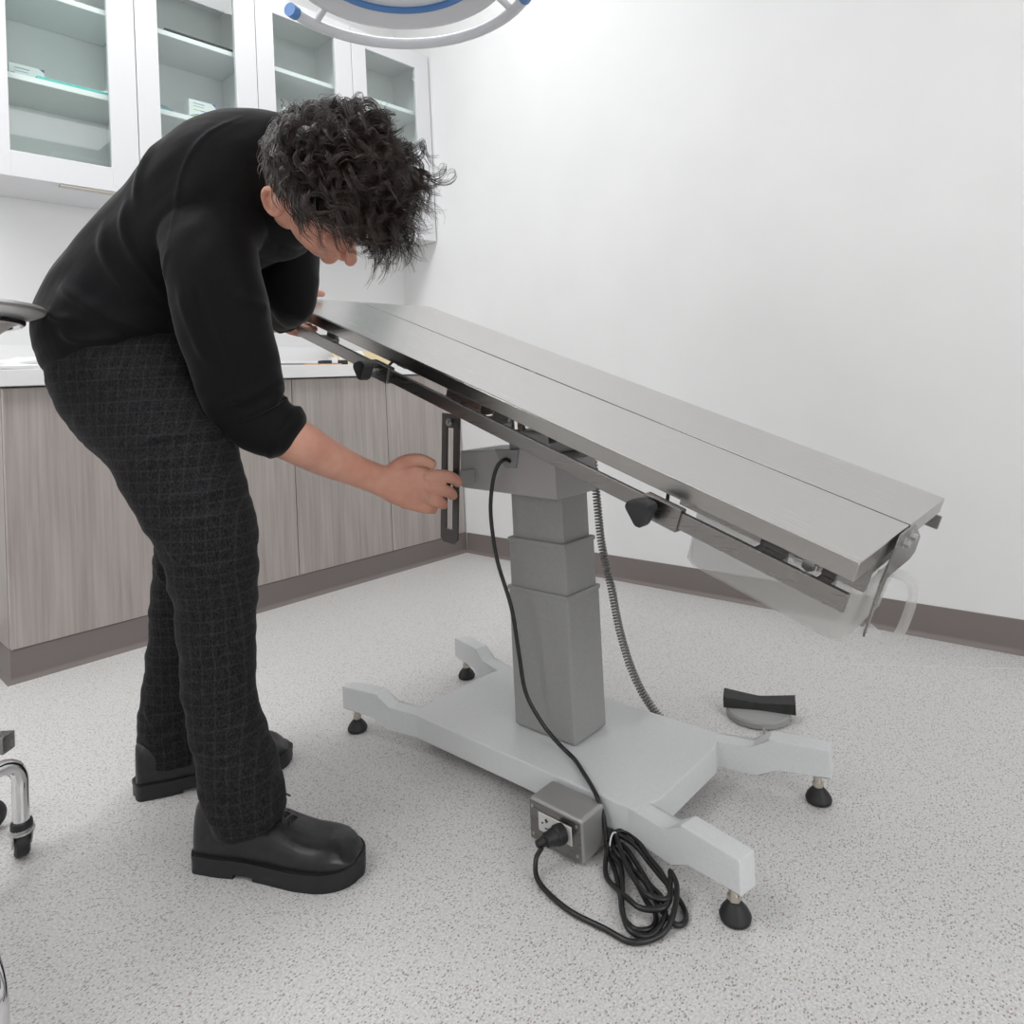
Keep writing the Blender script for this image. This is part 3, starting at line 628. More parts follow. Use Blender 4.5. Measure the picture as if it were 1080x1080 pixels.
fp = thing('foot_switch', 'round grey foot switch with black pedal on the floor', 'foot switch', (-.765, -1.80, 0))
FS = Matrix.Translation((-.755, -1.792, 0))
G().lathe([(.068, .0005), (.072, .003), (.072, .014), (.069, .018), (.0, .0185)], 48, FS, cap=False).obj('base_disc', new_mat('switch_grey', (.33, .33, .325), .5), fp)
# rocker pedal: wide waisted wedge
a0 = Vector((-.780, -1.719, 0)); a1 = Vector((-.720, -1.868, 0)); dx_ = (a1-a0).normalized(); q_ = Vector((-dx_.y, dx_.x, 0))
Lp = (a1-a0).length; V = []; F = []; N_ = 12
for k in range(N_+1):
    f_ = k/N_; w2 = .017+.006*abs(2*f_-1)**1.3; c_ = a0.lerp(a1, f_); hgt = .047-.008*(1-abs(2*f_-1))
    hgt += 0; 
    V += [c_-q_*w2+Vector((0, 0, .019)), c_+q_*w2+Vector((0, 0, .019)), c_+q_*w2*.9+Vector((0, 0, hgt)), c_-q_*w2*.75+Vector((0, 0, hgt-.006))]
for k in range(N_):
    for i in range(4): F.append((k*4+i, k*4+(i+1) % 4, k*4+4+(i+1) % 4, k*4+4+i))
F += [(0, 1, 2, 3), tuple(N_*4+i for i in (3, 2, 1, 0))]
G().add(V, F).obj('pedal', M['black_plastic'], fp)
G().tube([(-.826, -1.835, .010), (-.842, -1.846, .0042), (-.865, -1.851, .0035), (-.90, -1.842, .0035), (-.94, -1.80, .0035), (-.97, -1.77, .0035), (-.995, -1.735, .010)], .0034, 10, smooth=6).obj('cord', M['grey_plastic'], fp, angle=80)

# translucent catch pan hanging under the low end
pn = thing('catch_pan', 'translucent white plastic pan with loop handle hanging under table', 'pan', P(.13, 0, -.1))
def tub(s0, s1, t0, t1, n0, n1, dr, nseg=6):
    # open-topped tub with rounded corners; dr = draft
    rings = []
    def ring(s0, s1, t0, t1, n_, r_):
        out = []
        for cx_, cy_, a0_ in ((s1-r_, t1-r_, 0), (s0+r_, t1-r_, pi/2), (s0+r_, t0+r_, pi), (s1-r_, t0+r_, 1.5*pi)):
            for k in range(nseg+1): a = a0_+pi/2*k/nseg; out.append(P(cx_+r_*cos(a), cy_+r_*sin(a), n_))
        return out
    w_ = .0022
    spec = [(0, n1, .016), (dr, n0+.010, .018), (dr+.004, n0+.003, .02), (dr+.012, n0, .014)]
    for d_, n_, r_ in spec: rings.append(ring(s0+d_, s1-d_, t0+d_, t1-d_, n_, r_))
    inner = [ring(s0+d_+w_, s1-d_-w_, t0+d_+w_, t1-d_-w_, n_+(w_ if k else 0), r_-w_*.5) for k, (d_, n_, r_) in enumerate(spec)]
    seq = rings[::-1]+[ring(s0-.006, s1+.006, t0-.006, t1+.006, n1, .02), ring(s0-.006, s1+.006, t0-.006, t1+.006, n1+.003, .02)]+inner
    seq = rings[::-1]+inner
    V = []; F = []; n_ = len(seq[0])
    for r_ in seq: V += r_
    for i in range(len(seq)-1):
        for k in range(n_): F.append((i*n_+k, i*n_+(k+1) % n_, (i+1)*n_+(k+1) % n_, (i+1)*n_+k))
    F.append(tuple(range(n_))); F.append(tuple((len(seq)-1)*n_+k for k in range(n_)))
    return G().add(V, F)
tub(.004, .262, -.148, .065, -.163, -.062, .004).obj('tub', M['milky'], pn)
hp = [(.010, -.078), (-.010, -.066), (-.030, -.070), (-.038, -.088), (-.040, -.120), (-.038, -.150), (-.030, -.163), (-.014, -.166), (.006, -.160)]
pts = catmull([P(s_, -.035, n_) for s_, n_ in hp], 5)
g = G(); V = []; F = []
for i, c_ in enumerate(pts):
    T_ = (pts[min(i+1, len(pts)-1)]-pts[max(i-1, 0)]).normalized(); u = T_.cross(ET)
    for k in range(12):
        a = 2*pi*k/12; V.append(c_+u*.0065*cos(a)+ET*.013*sin(a))
for i in range(len(pts)-1):
    for k in range(12): F.append((i*12+k, i*12+(k+1) % 12, i*12+12+(k+1) % 12, i*12+12+k))
F += [tuple(range(12)), tuple((len(pts)-1)*12+k for k in range(12))]
G().add(V, F).obj('handle', M['milky'], pn, angle=60)
for a_, b_ in ((-.165, -.150), (.066, .081)): G().box(.0, .28, a_, b_, -.066, -.024, .001, TM).obj('pan_runner', M['steel2'], tb)

TORSO = [(-0.1025,0.01,0.8997,0.1318,0.145),(-0.1088,0.01,0.9298,0.1393,0.155),(-0.1095,0.01,0.9615,0.1431,0.16),(-0.0854,0.01,1.0069,0.1413,0.165),(-0.0449,0.0,1.0518,0.133,0.16),(0.0024,-0.01,1.0958,0.1247,0.16),(0.0528,-0.02,1.1372,0.1221,0.17),(0.1023,-0.03,1.1725,0.1284,0.18),(0.1506,-0.035,1.1979,0.1334,0.185),(0.1979,-0.04,1.2068,0.1329,0.175),(0.2356,-0.045,1.2088,0.1271,0.15),(0.2656,-0.05,1.2041,0.1105,0.11)]
RSLEEVE = [(0.1348,-0.1,1.1549,0.0993,0.07),(0.1403,-0.16,1.0705,0.0814,0.07),(0.1501,-0.16,0.9915,0.0813,0.065),(0.1524,-0.13,0.9118,0.0799,0.062),(0.154,-0.095,0.8418,0.077,0.058),(0.1629,-0.07,0.7891,0.0697,0.055),(0.193,-0.06,0.7592,0.058,0.052),(0.2188,-0.055,0.7435,0.0511,0.05)]
LSLEEVE = [(0.1583,0.1,1.2647,0.1074,0.08),(0.1592,0.14,1.184,0.0858,0.075),(0.1801,0.12,1.0912,0.0684,0.06),(0.1817,0.12,1.0346,0.0623,0.054),(0.1572,0.18,1.0146,0.0544,0.048),(0.1296,0.25,1.0066,0.0481,0.044)]
PELVIS = [(-0.1035,0.01,0.9221,0.1281,0.145),(-0.0971,0.01,0.8957,0.1355,0.15),(-0.0822,0.01,0.8485,0.1354,0.155),(-0.0655,0.01,0.8013,0.1242,0.145)]
NLEG = [(-0.0604,-0.03,0.8564,0.1314,0.115),(-0.0321,-0.05,0.8052,0.1258,0.11),(0.0116,-0.075,0.743,0.1059,0.1),(0.0597,-0.1,0.6543,0.0968,0.088),(0.0948,-0.12,0.5889,0.0852,0.076),(0.1063,-0.125,0.5314,0.0781,0.072),(0.1082,-0.125,0.457,0.068,0.064),(0.1078,-0.125,0.3663,0.063,0.06),(0.1136,-0.13,0.2943,0.0593,0.058),(0.1283,-0.133,0.2217,0.0624,0.06),(0.1461,-0.135,0.1569,0.0639,0.062),(0.1528,-0.132,0.1111,0.064,0.062),(0.1554,-0.128,0.0907,0.0609,0.058)]
FLEG = [(-0.0853,0.06,0.8198,0.1269,0.11),(-0.0675,0.09,0.7693,0.1177,0.105),(-0.0341,0.12,0.676,0.094,0.09),(-0.0349,0.14,0.5827,0.0871,0.078),(-0.0526,0.15,0.5107,0.0774,0.072),(-0.0745,0.155,0.4293,0.0674,0.064),(-0.0888,0.155,0.3285,0.0652,0.06),(-0.101,0.155,0.228,0.0672,0.058),(-0.1127,0.155,0.1378,0.0712,0.06),(-0.118,0.155,0.0575,0.0691,0.062)]
BFORE = [(0.1599,-0.07,0.8015,0.0453,0.042),(0.2015,-0.055,0.7514,0.0441,0.042),(0.2403,-0.025,0.7187,0.0415,0.038),(0.2742,0.025,0.6847,0.0374,0.033),(0.3116,0.06,0.658,0.0326,0.027),(0.3467,0.09,0.6351,0.0313,0.024),(0.3679,0.1,0.6248,0.0335,0.022),(0.3943,0.105,0.6169,0.0435,0.019),(0.4249,0.11,0.6107,0.0496,0.017),(0.45,0.113,0.603,0.0457,0.014)]
BUPPER = [(0.1344,-0.1,1.1463,0.0582,0.05),(0.1424,-0.15,1.0674,0.0525,0.05),(0.1531,-0.13,0.9284,0.0466,0.045),(0.1599,-0.07,0.8015,0.0471,0.042)]
FINGERS = [[(0.3845,0.1,0.6437,0.0177,0.016),(0.4089,0.1,0.6582,0.0187,0.014),(0.4336,0.095,0.6654,0.0157,0.0115),(0.4571,0.095,0.6623,0.0142,0.0105),(0.4738,0.1,0.653,0.0114,0.009)],[(0.4297,0.11,0.6283,0.0199,0.013),(0.4578,0.108,0.6271,0.0178,0.011),(0.4921,0.103,0.6281,0.0158,0.0095),(0.5146,0.112,0.6198,0.0143,0.009),(0.5227,0.128,0.6072,0.0121,0.008)],[(0.4289,0.11,0.6105,0.0198,0.013),(0.4565,0.11,0.6051,0.0175,0.011),(0.4867,0.104,0.6006,0.0158,0.0095),(0.5051,0.114,0.5902,0.0143,0.009),(0.5092,0.13,0.5795,0.0121,0.008)],[(0.4241,0.11,0.5929,0.0198,0.013),(0.4495,0.111,0.5855,0.0167,0.011),(0.4732,0.108,0.5769,0.0151,0.0095),(0.4857,0.118,0.5687,0.014,0.009),(0.4859,0.132,0.5602,0.0121,0.008)],[(0.4119,0.108,0.58,0.0178,0.012),(0.4346,0.112,0.5683,0.0155,0.01),(0.454,0.113,0.5612,0.0139,0.009),(0.4647,0.122,0.5561,0.0124,0.008),(0.4652,0.133,0.551,0.0111,0.0075)]]
SW_RIDGE = [([(0.2113,1.2975),(0.1527,1.2373),(0.1153,1.1679),(0.0979,1.0647)],0.0022,0.003),([(0.1025,1.0626),(0.0868,1.0355),(0.0793,1.0114)],0.002,0.004),([(0.0105,1.1619),(0.0015,1.1035),(0.0222,1.0353),(0.0452,0.984)],0.004,0.008),([(-0.041,1.1308),(-0.0399,1.072),(-0.0121,1.0119),(0.0279,0.9681)],0.005,0.01),([(0.0733,1.2683),(0.0422,1.2024),(0.0298,1.1441)],0.004,0.009),([(-0.1315,0.9493),(-0.1109,0.9302),(-0.0783,0.9253),(-0.0287,0.936)],0.006,0.008),([(-0.1321,1.0234),(-0.084,0.9914),(-0.0198,0.952),(0.0694,0.9278)],0.007,0.012),([(-0.1533,0.9833),(-0.1342,0.9659),(-0.1015,0.9626)],0.005,0.008),([(0.1126,1.004),(0.1226,0.9404),(0.1382,0.861)],0.004,0.009),([(0.144,1.0024),(0.1518,0.9232),(0.1705,0.8437)],-0.003,0.008),([(0.1414,0.8046),(0.1911,0.8185),(0.2481,0.8484)],0.005,0.008),([(0.1532,0.7713),(0.2032,0.7933),(0.2583,0.82)],0.005,0.007),([(0.1904,0.9843),(0.2367,0.9631),(0.2761,0.9642)],0.004,0.009)]
TR_RIDGE = [([(-0.0202,0.8995),(-0.0243,0.8783),(-0.0364,0.8609),(-0.0597,0.8539)],0.002,0.003),([(-0.0727,0.8562),(-0.0153,0.8582),(0.0753,0.8685)],0.004,0.007),([(-0.0849,0.8797),(-0.0389,0.8824),(0.0262,0.8709)],0.003,0.006),([(0.1481,0.7614),(0.1158,0.7582),(0.048,0.7503),(-0.0007,0.7399)],0.005,0.006),([(0.1666,0.7798),(0.1575,0.7561),(0.1314,0.7462)],-0.005,0.006),([(-0.0289,0.7174),(0.0304,0.7129),(0.109,0.7215)],0.003,0.008),([(0.0276,0.6397),(0.0904,0.6475),(0.1615,0.6642)],0.004,0.008),([(0.0497,0.6059),(0.1045,0.6094),(0.1755,0.6246)],0.004,0.007),([(0.0562,0.5745),(0.0864,0.5482),(0.1403,0.53),(0.2017,0.5424)],0.006,0.006),([(0.0792,0.5237),(0.1241,0.5153),(0.1977,0.5209)],0.003,0.008),([(0.081,0.335),(0.1237,0.3144),(0.1896,0.3296)],0.003,0.008),([(0.0956,0.2727),(0.1447,0.258),(0.2077,0.2794)],0.005,0.008),([(0.1046,0.2261),(0.151,0.2239),(0.222,0.2511)],0.004,0.007),([(0.1119,0.1767),(0.1722,0.1737),(0.2326,0.2076)],0.002,0.003),([(-0.1102,0.466),(-0.0856,0.4412),(-0.0716,0.4445)],0.005,0.006),([(-0.1507,0.1851),(-0.1224,0.1546),(-0.0731,0.1619)],0.006,0.008),([(-0.1533,0.1173),(-0.1143,0.1115),(-0.0645,0.1323)],0.005,0.008)]
HEADC = (0.3503,-0.2,1.1487)
NECKB = (0.2368,-0.05,1.1984)
SHOE_N = ((0.052,-0.098,0.0),-11.8)
SHOE_F = ((-0.178,0.113,0.0),21)
KNOB = [-1.3627,-1.4096,0.6151]
STAND = {'rim': [-2.04,-1.2573,0.9574],'tubeb': [-2.0365,-0.9811,0.0589],'tubet': [-2.0364,-0.9812,0.1605],'tubel': [-2.0557,-0.9604,0.1822],'tubell': [-2.0779,-0.9364,0.1787],'block': [-2.0342,-0.8952,0.182],'w1': [-2.0529,-0.9767,0.0],'w2': [-2.0355,-0.8132,0.0],'near1': [-2.1417,-1.3683,0.0073],'near2': [-2.139,-1.3712,0.0499],'near3': [-2.1405,-1.3696,0.0929]}
# ------------------------------------------------------------------ surgical lamp over the table
LC = Vector((-1.335, -1.305, 1.75))
lp = thing('surgical_lamp', 'white round surgical lamp with blue ring and loop handles overhead', 'lamp', LC)
T = Matrix.Translation(LC)
G().lathe([(.198, .030), (.212, .018), (.238, .008), (.254, .012), (.262, .035), (.245, .09), (.13, .15), (.0, .155)], 96, T, cap=False).obj('housing', M['lamp_white'], lp)
G().lathe([(.188, .037), (.188, .030), (.192, .026), (.201, .025), (.201, .036)], 96, T, cap=False).obj('blue_ring', M['lamp_blue'], lp)
G().lathe([(.0, .026), (.10, .028), (.15, .031), (.189, .036)], 96, T, cap=False).obj('lens', M['lamp_lens'], lp)
RH = .306
def arcp(a0, a1, n, r=RH, z=.0): return [LC+Vector((r*cos(a0+(a1-a0)*k/n), r*sin(a0+(a1-a0)*k/n), z)) for k in range(n+1)]
A0, A1 = radians(108), radians(-26)
G().tube(arcp(A0, A1, 48), .0140, 16).obj('handle', M['lamp_white'], lp)
G().tube(arcp(A0+.075, A0, 4), .0165, 16).obj('handle_cap', M['lamp_blue'], lp)
G().tube(arcp(A1, A1-.075, 4), .0165, 16).obj('handle_cap', M['lamp_blue'], lp)
G().tube(arcp(A0+pi, A1+pi, 48), .0140, 16).obj('handle', M['lamp_white'], lp)
g = G()
for a in (A0-.20, A1+.20, A0-.20+pi, A1+.20+pi):
    e = Vector((cos(a), sin(a), 0)); g.tube([LC+e*.215+Vector((0, 0, .055)), LC+e*(RH-.004)+Vector((0, 0, .002))], .0085, 12)
g.obj('spoke', M['lamp_white'], lp)
G().tube([LC+Vector((0, 0, .15)), LC+Vector((0, 0, .30)), LC+Vector((.05, -.04, .36)), LC+Vector((.35, -.25, .42)), LC+Vector((.45, -.32, .50)), LC+Vector((.45, -.32, ZC-1.752))], .025, 16).lathe([(.11, ZC-1.80), (.11, ZC-1.7515)], 32, Matrix.Translation(LC+Vector((.45, -.32, 0)))).obj('suspension_arm', M['lamp_white'], lp)
G().tube([LC+Vector((.405, -.23, .075)), LC+Vector((.372, -.212, .035))], .010, 12).tube([LC+Vector((.405, -.23, .075)), LC+Vector((.42, -.30, .43))], .009, 12).obj('positioning_grip', M['lamp_white'], lp)

# ------------------------------------------------------------------ chrome stand with basin at the left edge
sd = thing('basin_stand', 'chrome tube stand on black casters at the left picture edge', 'stand', (-2.25, -1.2, 0))
BC = Vector((-2.2655, -.99+.0, 0))      # centre of the ring
g = G()
rimw = Vector(STAND['rim'])+Vector((-.024, .026, -.010))
BC = Vector((rimw.x-.679*.20, rimw.y+.734*.20, 0))
g.tube([BC+Vector((.165*cos(2*pi*k/48), .165*sin(2*pi*k/48), .955)) for k in range(48)], .006, 10, closed=True)
g.tube([BC+Vector((0, 0, .20)), BC+Vector((0, 0, .86))], .0125, 16)
for k in range(4):
    a = radians(35+90*k); e = Vector((cos(a), sin(a), 0))
    g.tube([BC+Vector((0, 0, .86)), BC+e*.10+Vector((0, 0, .885)), BC+e*.165+Vector((0, 0, .952))], .006, 10, smooth=6)
g.obj('upright', M['chrome'], sd)
legs = [((-2.0365, -.9812), .1605), ((-2.176, -1.535), .150), ((-2.40, -1.10), .16), ((-2.31, -.78), .16)]
def caster(c, par, rot):
    c = Vector((c[0], c[1], 0)); e = Vector((cos(rot), sin(rot), 0)); s = Vector((-e.y, e.x, 0)); wc = c-e*.016+Vector((0, 0, .0285))
    G().lathe([(.0165, .056), (.0175, .060), (.0175, .066), (.0165, .070)], 20, Matrix.Translation(c)).obj('rubber_ring', M['rubber'], par)
    g = G().lathe([(.012, .050), (.0205, .051), (.0205, .055), (.017, .056), (.017, .059)], 24, Matrix.Translation(c))
    for q in (-1, 1):
        mk = Matrix((e, Vector((0, 0, 1)), s)).transposed().to_4x4(); mk.translation = wc+s*q*.0145
        g.prism([(-.008, -.008), (.008, -.008), (.034, .024), (.0, .0245), (-.010, .008)], -.001, .001, mk)
    g.tube([wc-s*.016, wc+s*.016], .004, 10)
    g.obj('fork', M['screw'], par)
    mw = Matrix((e, Vector((0, 0, 1)), s)).transposed().to_4x4(); mw.translation = wc
    G().lathe([(.010, -.012), (.022, -.012), (.0265, -.009), (.0280, -.004), (.0280, .004), (.0265, .009), (.022, .012), (.010, .012)], 32, mw).obj('wheel', M['rubber'], par)
    G().lathe([(.0, -.0125), (.018, -.0123), (.018, .0123), (.0, .0125)], 24, mw, cap=False).obj('hub', M['screw'], par)
for (lx, ly), lz in legs:
    c = Vector((lx, ly, 0)); d = (Vector((BC.x, BC.y, 0))-c); d.z = 0; L0 = d.length; d.normalize()
    lg = G().tube([c+Vector((0, 0, .068)), c+Vector((0, 0, .12)), c+Vector((0, 0, .148)), c+d*.010+Vector((0, 0, .168)), c+d*.028+Vector((0, 0, .180)), c+d*.055+Vector((0, 0, .184)), c+d*(L0*.6)+Vector((0, 0, .190)), c+d*L0+Vector((0, 0, .196))], .0132, 20, smooth=5).obj('leg', M['chrome'], sd, angle=80)
    caster((lx, ly), lg, atan2(d.y, d.x)+.9)
cbk = Vector((-2.0342, -.8952, .182))
mb = frame(cbk, (.679, -.734, 0), (0, 0, 1))
G().box(-.34, 0, -.016, .016, -.016, .016, .002, mb).obj('crossbar', M['steel2'], sd)
c = Vector((cbk.x-.016, cbk.y+.06, 0))
lg = G().tube([c+Vector((0, 0, .068)), c+Vector((0, 0, .165)), c+Vector((-.012, -.04, .175))], .008, 12).obj('leg', M['chrome'], sd)
caster((c.x-.02, c.y+.02), lg, 2.6)
bs = thing('basin', 'stainless steel round basin resting in the chrome stand', 'basin', BC+Vector((0, 0, .92)))
T = Matrix.Translation(BC)
G().lathe([(.0, .915), (.09, .916), (.115, .921), (.150, .9505), (.172, .9625), (.192, .967), (.1985, .970), (.2005, .9745), (.198, .979), (.193, .9785), (.188, .974), (.170, .9665), (.148, .955), (.112, .925), (.0, .920)], 96, T, cap=False).obj('bowl', brushed('basin_steel', (.88, .875, .87), .5, (20, 20, 300)), bs)

# ------------------------------------------------------------------ the person
pw = thing('person', 'person in black sweater and charcoal trousers bending over the tilted table', 'person', (-1.79, -1.13, 0), rotz=.745994-pi/2)
PY = Vector((0, 1, 0))
def sweep(g, stt, n=40, k=8, p=2.15, cap0=.6, cap1=.6):
    """stations (x,y,z,ru,rv): ru in the person's side plane, rv across"""
    c = [Vector(s_[:3]) for s_ in stt]; pts = catmull(c, k); R1 = []; R2 = []
    rr = catmull([Vector((s_[3], s_[4], 0)) for s_ in stt], k)
    N = len(pts); rings = []
    for i in range(N):
        T_ = (pts[min(i+1, N-1)]-pts[max(i-1, 0)]).normalized()
        v = (PY-T_*PY.dot(T_)); v = v.normalized() if v.length > .05 else Vector((1, 0, 0)); u = v.cross(T_)
        rings.append((pts[i], T_, u, v, rr[i].x, rr[i].y))
    first, last = rings[0], rings[-1]
    pre = []; post = []
    for a in (75, 55, 35, 18):
        c_, T_, u, v, a_, b_ = first; h = min(a_, b_)*cap0; pre.append((c_-T_*h*sin(radians(a)), T_, u, v, a_*cos(radians(a)), b_*cos(radians(a))))
    for a in (18, 35, 55, 75):
        c_, T_, u, v, a_, b_ = last; h = min(a_, b_)*cap1; post.append((c_+T_*h*sin(radians(a)), T_, u, v, a_*cos(radians(a)), b_*cos(radians(a))))
    rings = pre+rings+post; V = []; F = []
    for c_, T_, u, v, a_, b_ in rings:
        for q in range(n):
            t = 2*pi*q/n; ct, st__ = cos(t), sin(t)
            V.append(c_+u*a_*math.copysign(abs(ct)**(2/p), ct)+v*b_*math.copysign(abs(st__)**(2/p), st__))
    for i in range(len(rings)-1):
        for q in range(n): F.append((i*n+q, i*n+(q+1) % n, (i+1)*n+(q+1) % n, (i+1)*n+q))
    F += [tuple(range(n))[::-1], tuple((len(rings)-1)*n+q for q in range(n))]
    return g.add(V, F)
def remesh(g, name, mat, voxel, smooth, parent, disp=None, angle=180):
    me = bpy.data.meshes.new('tmp'); me.from_pydata([tuple(v) for v in g.v], [], g.f)
    bm = bmesh.new(); bm.from_mesh(me); bmesh.ops.recalc_face_normals(bm, faces=bm.faces); bm.to_mesh(me); bm.free()
    o = bpy.data.objects.new('tmp', me); C.objects.link(o)
    r_ = o.modifiers.new('r', 'REMESH'); r_.mode = 'VOXEL'; r_.voxel_size = voxel
    s_ = o.modifiers.new('s', 'SMOOTH'); s_.factor = .5; s_.iterations = smooth
    dg = bpy.context.evaluated_depsgraph_get(); me2 = bpy.data.meshes.new_from_object(o.evaluated_get(dg)); bpy.data.objects.remove(o)
    if disp:
        nn = [v.normal.copy() for v in me2.vertices]; cs = [v.co.copy() for v in me2.vertices]
        for v, n_, c_ in zip(me2.vertices, nn, cs): v.co = c_+n_*disp(c_, n_)
    me2.shade_smooth(); me2.materials.clear(); me2.materials.append(mat); me2.name = name
    q = bpy.data.objects.new(name, me2); C.objects.link(q); q.parent = parent
    return q
def ridges(lst):
    seg = []
    for pts, amp, wd in lst:
        P_ = catmull([Vector((a, b, 0)) for a, b in pts], 5); L_ = len(P_)
        seg.append((P_, amp, wd, min(p.x for p in P_)-3*wd, max(p.x for p in P_)+3*wd, min(p.y for p in P_)-3*wd, max(p.y for p in P_)+3*wd))
    def f(c, n):
        if n.y > .15: return 0.
        t = 0.
        for P_, amp, wd, x0, x1, y0, y1 in seg:
            if not (x0 < c.x < x1 and y0 < c.z < y1): continue
            best = 9; bi = 0
            for i in range(len(P_)-1):
                a, b = P_[i], P_[i+1]; dx, dy = b.x-a.x, b.y-a.y
                k = max(0, min(1, ((c.x-a.x)*dx+(c.z-a.y)*dy)/(dx*dx+dy*dy+1e-12)))
                d = math.hypot(c.x-a.x-dx*k, c.z-a.y-dy*k)
                if d < best: best = d; bi = i+k
            e = bi/(len(P_)-1); fade = min(1, 4*e+.1, 4*(1-e)+.1)
            t += amp*fade*math.exp(-(best/wd)**2)
        return t*min(1, (.15-n.y)*3)
    return f
V3 = lambda *a: Vector(a)
# --- head frame
HC_ = Vector(HEADC); U_ = V3(.5, -.80, .15).normalized(); F_ = V3(.25, .30, -.90); F_ = (F_-U_*F_.dot(U_)).normalized(); R_h = F_.cross(U_).normalized()
def H(r_, f_, u_): return HC_+R_h*r_+F_*f_+U_*u_
AX = (R_h, F_, U_)
body = G()
body.ell(H(0, -.012, .035), AX, (.076, .097, .086), 32)          # cranium
body.ell(H(0, .030, -.035), AX, (.062, .062, .078), 28)          # face
body.ell(H(0, .080, -.042), AX, (.026, .020, .030), 18)
body.ell(H(0, .055, -.085), AX, (.036, .034, .032), 20)          # jaw and chin
body.ell(H(0, .082, -.100), AX, (.018, .016, .014), 16)
for q in (-1, 1):
    body.ell(H(q*.042, .062, -.030), AX, (.022, .022, .024), 16)  # cheekbones
    body.ell(H(q*.030, .086, .016), AX, (.026, .012, .008), 14)   # brows
    body.ell(H(q*.031, .080, -.001), AX, (.0125, .012, .011), 14)   # eyelids
    body.ell(H(q*.011, .100, -.040), AX, (.008, .010, .008), 12)  # nostril wings
    body.ell(H(q*.050, -.005, -.065), AX, (.020, .030, .035), 16)   # jaw angle
    # ear: rim and lobe
    e0 = H(q*.081, -.006, -.006); tilt = (F_*-.25+U_).normalized(); fw = (F_+U_*.25).normalized(); out = (R_h*q*.9-F_*.45).normalized()
    rim = [e0+tilt*.027*sin(a)+fw*.0150*cos(a)+out*(.007-.006*cos(a)) for a in [2*pi*k/24 for k in range(24)]]
    body.tube(rim, .0050, 10, closed=True)
    body.ell(e0+out*.003, (out, fw, tilt), (.0068, .0145, .026), 20)
    body.ell(e0-tilt*.027+out*.005, (out, fw, tilt), (.004, .008, .009), 12)
    body.ell(e0+out*.008+fw*.004, (out, fw, tilt), (.004, .006, .014), 12)
sweep(body, [(*H(0, .088, .010), .007, .008), (*H(0, .104, -.012), .0085, .009), (*H(0, .117, -.031), .0100, .0105)], 20, 5)
body.ell(H(0, .117, -.035), AX, (.0105, .0095, .0095), 16)
body.ell(H(0, .098, -.046), AX, (.013, .014, .016), 16)
body.ell(H(0, .090, -.064), AX, (.021, .009, .0055), 16); body.ell(H(0, .088, -.074), AX, (.018, .009, .0055), 16)   # lips
nb = Vector(NECKB)
nk = [H(0, -.020, -.02), H(0, -.030, -.08), nb*.5+H(0, -.03, -.08)*.5, nb, nb+V3(-.10, .03, 0)]
sweep(body, [(*p_, a, b_) for p_, a, b_ in zip(nk, (.058, .056, .058, .066, .09), (.058, .056, .06, .07, .12))], 28)
# --- trunk and limbs (mostly inside the clothes)
def shrink(stt, k): return [(x, y, z, a*k, b_*k) for x, y, z, a, b_ in stt]
sweep(body, shrink(TORSO, .80)); sweep(body, shrink(PELVIS, .86)); sweep(body, shrink(NLEG, .80)); sweep(body, shrink(FLEG, .80)); sweep(body, shrink(LSLEEVE, .76))
sweep(body, BUPPER); sweep(body, BFORE, 28, 8)
for q, stt in enumerate(FINGERS): sweep(body, [(x, y, z, a*(.86 if i > 0 or q == 0 else 1), b_*.86) for i, (x, y, z, a, b_) in enumerate(stt)], 18, 6, 2.0, .9, .9)
# knuckles
for s_ in [FINGERS[1][1], FINGERS[2][1], FINGERS[3][1]]: body.ell(V3(s_[0]-.001, s_[1]-.004, s_[2]), (V3(1, 0, 0), PY, V3(0, 0, 1)), (.0085, .008, .008), 14)
# ankles
SN = Vector(SHOE_N[0]); SF = Vector(SHOE_F[0])
for stt, S, ang in ((NLEG, SN, SHOE_N[1]), (FLEG, SF, SHOE_F[1])):
    e = V3(cos(radians(ang)), sin(radians(ang)), 0); a = Vector(stt[-1][:3])
    sweep(body, [(*a, .040, .038), (*(S+e*.075+V3(0, 0, .11)), .040, .036), (*(S+e*.09+V3(0, 0, .06)), .036, .033), (*(S+e*.15+V3(0, 0, .05)), .03, .035)], 24)
# left hand gripping the table corner
lw = V3(.095, .28, .985); pm = V3(.108, .325, 1.012)
sweep(body, [(*Vector(LSLEEVE[-2][:3]), .034, .034), (*lw, .024, .026), (*((lw+pm)*.5), .026, .024), (*pm, .030, .020), (*(pm+V3(.008, .030, .018)), .024, .018)], 24)
sweep(body, [(.105, .335, 1.03, .014, .014), (.112, .362, 1.058, .0125, .012), (.132, .405, 1.072, .0105, .0105), (.153, .440, 1.0725, .010, .010), (.163, .458, 1.0715, .008, .008)], 18, 6, 2., .9, .9)
for a, b_ in (((.118, .338, 1.005), (.150, .326, .984)), ((.112, .328, .998), (.168, .312, .974)), ((.108, .318, .990), (.184, .298, .966)), ((.100, .305, .978), (.186, .283, .953))):
    a = Vector(a); b_ = Vector(b_); md = (a+b_)*.5+V3(0, .0, -.006)
    sweep(body, [(*a, .011, .011), (*md, .0095, .0095), (*b_, .0082, .0085)], 16, 6, 2., .9, .9)
def skin_d(c, n): return .0006*noise.noise(c*60)
remesh(body, 'body', M['skin'], .0021, 3, pw, skin_d)

# --- sweater
sw = G(); sweep(sw, TORSO, 48); sweep(sw, RSLEEVE, 36); sweep(sw, LSLEEVE, 32)
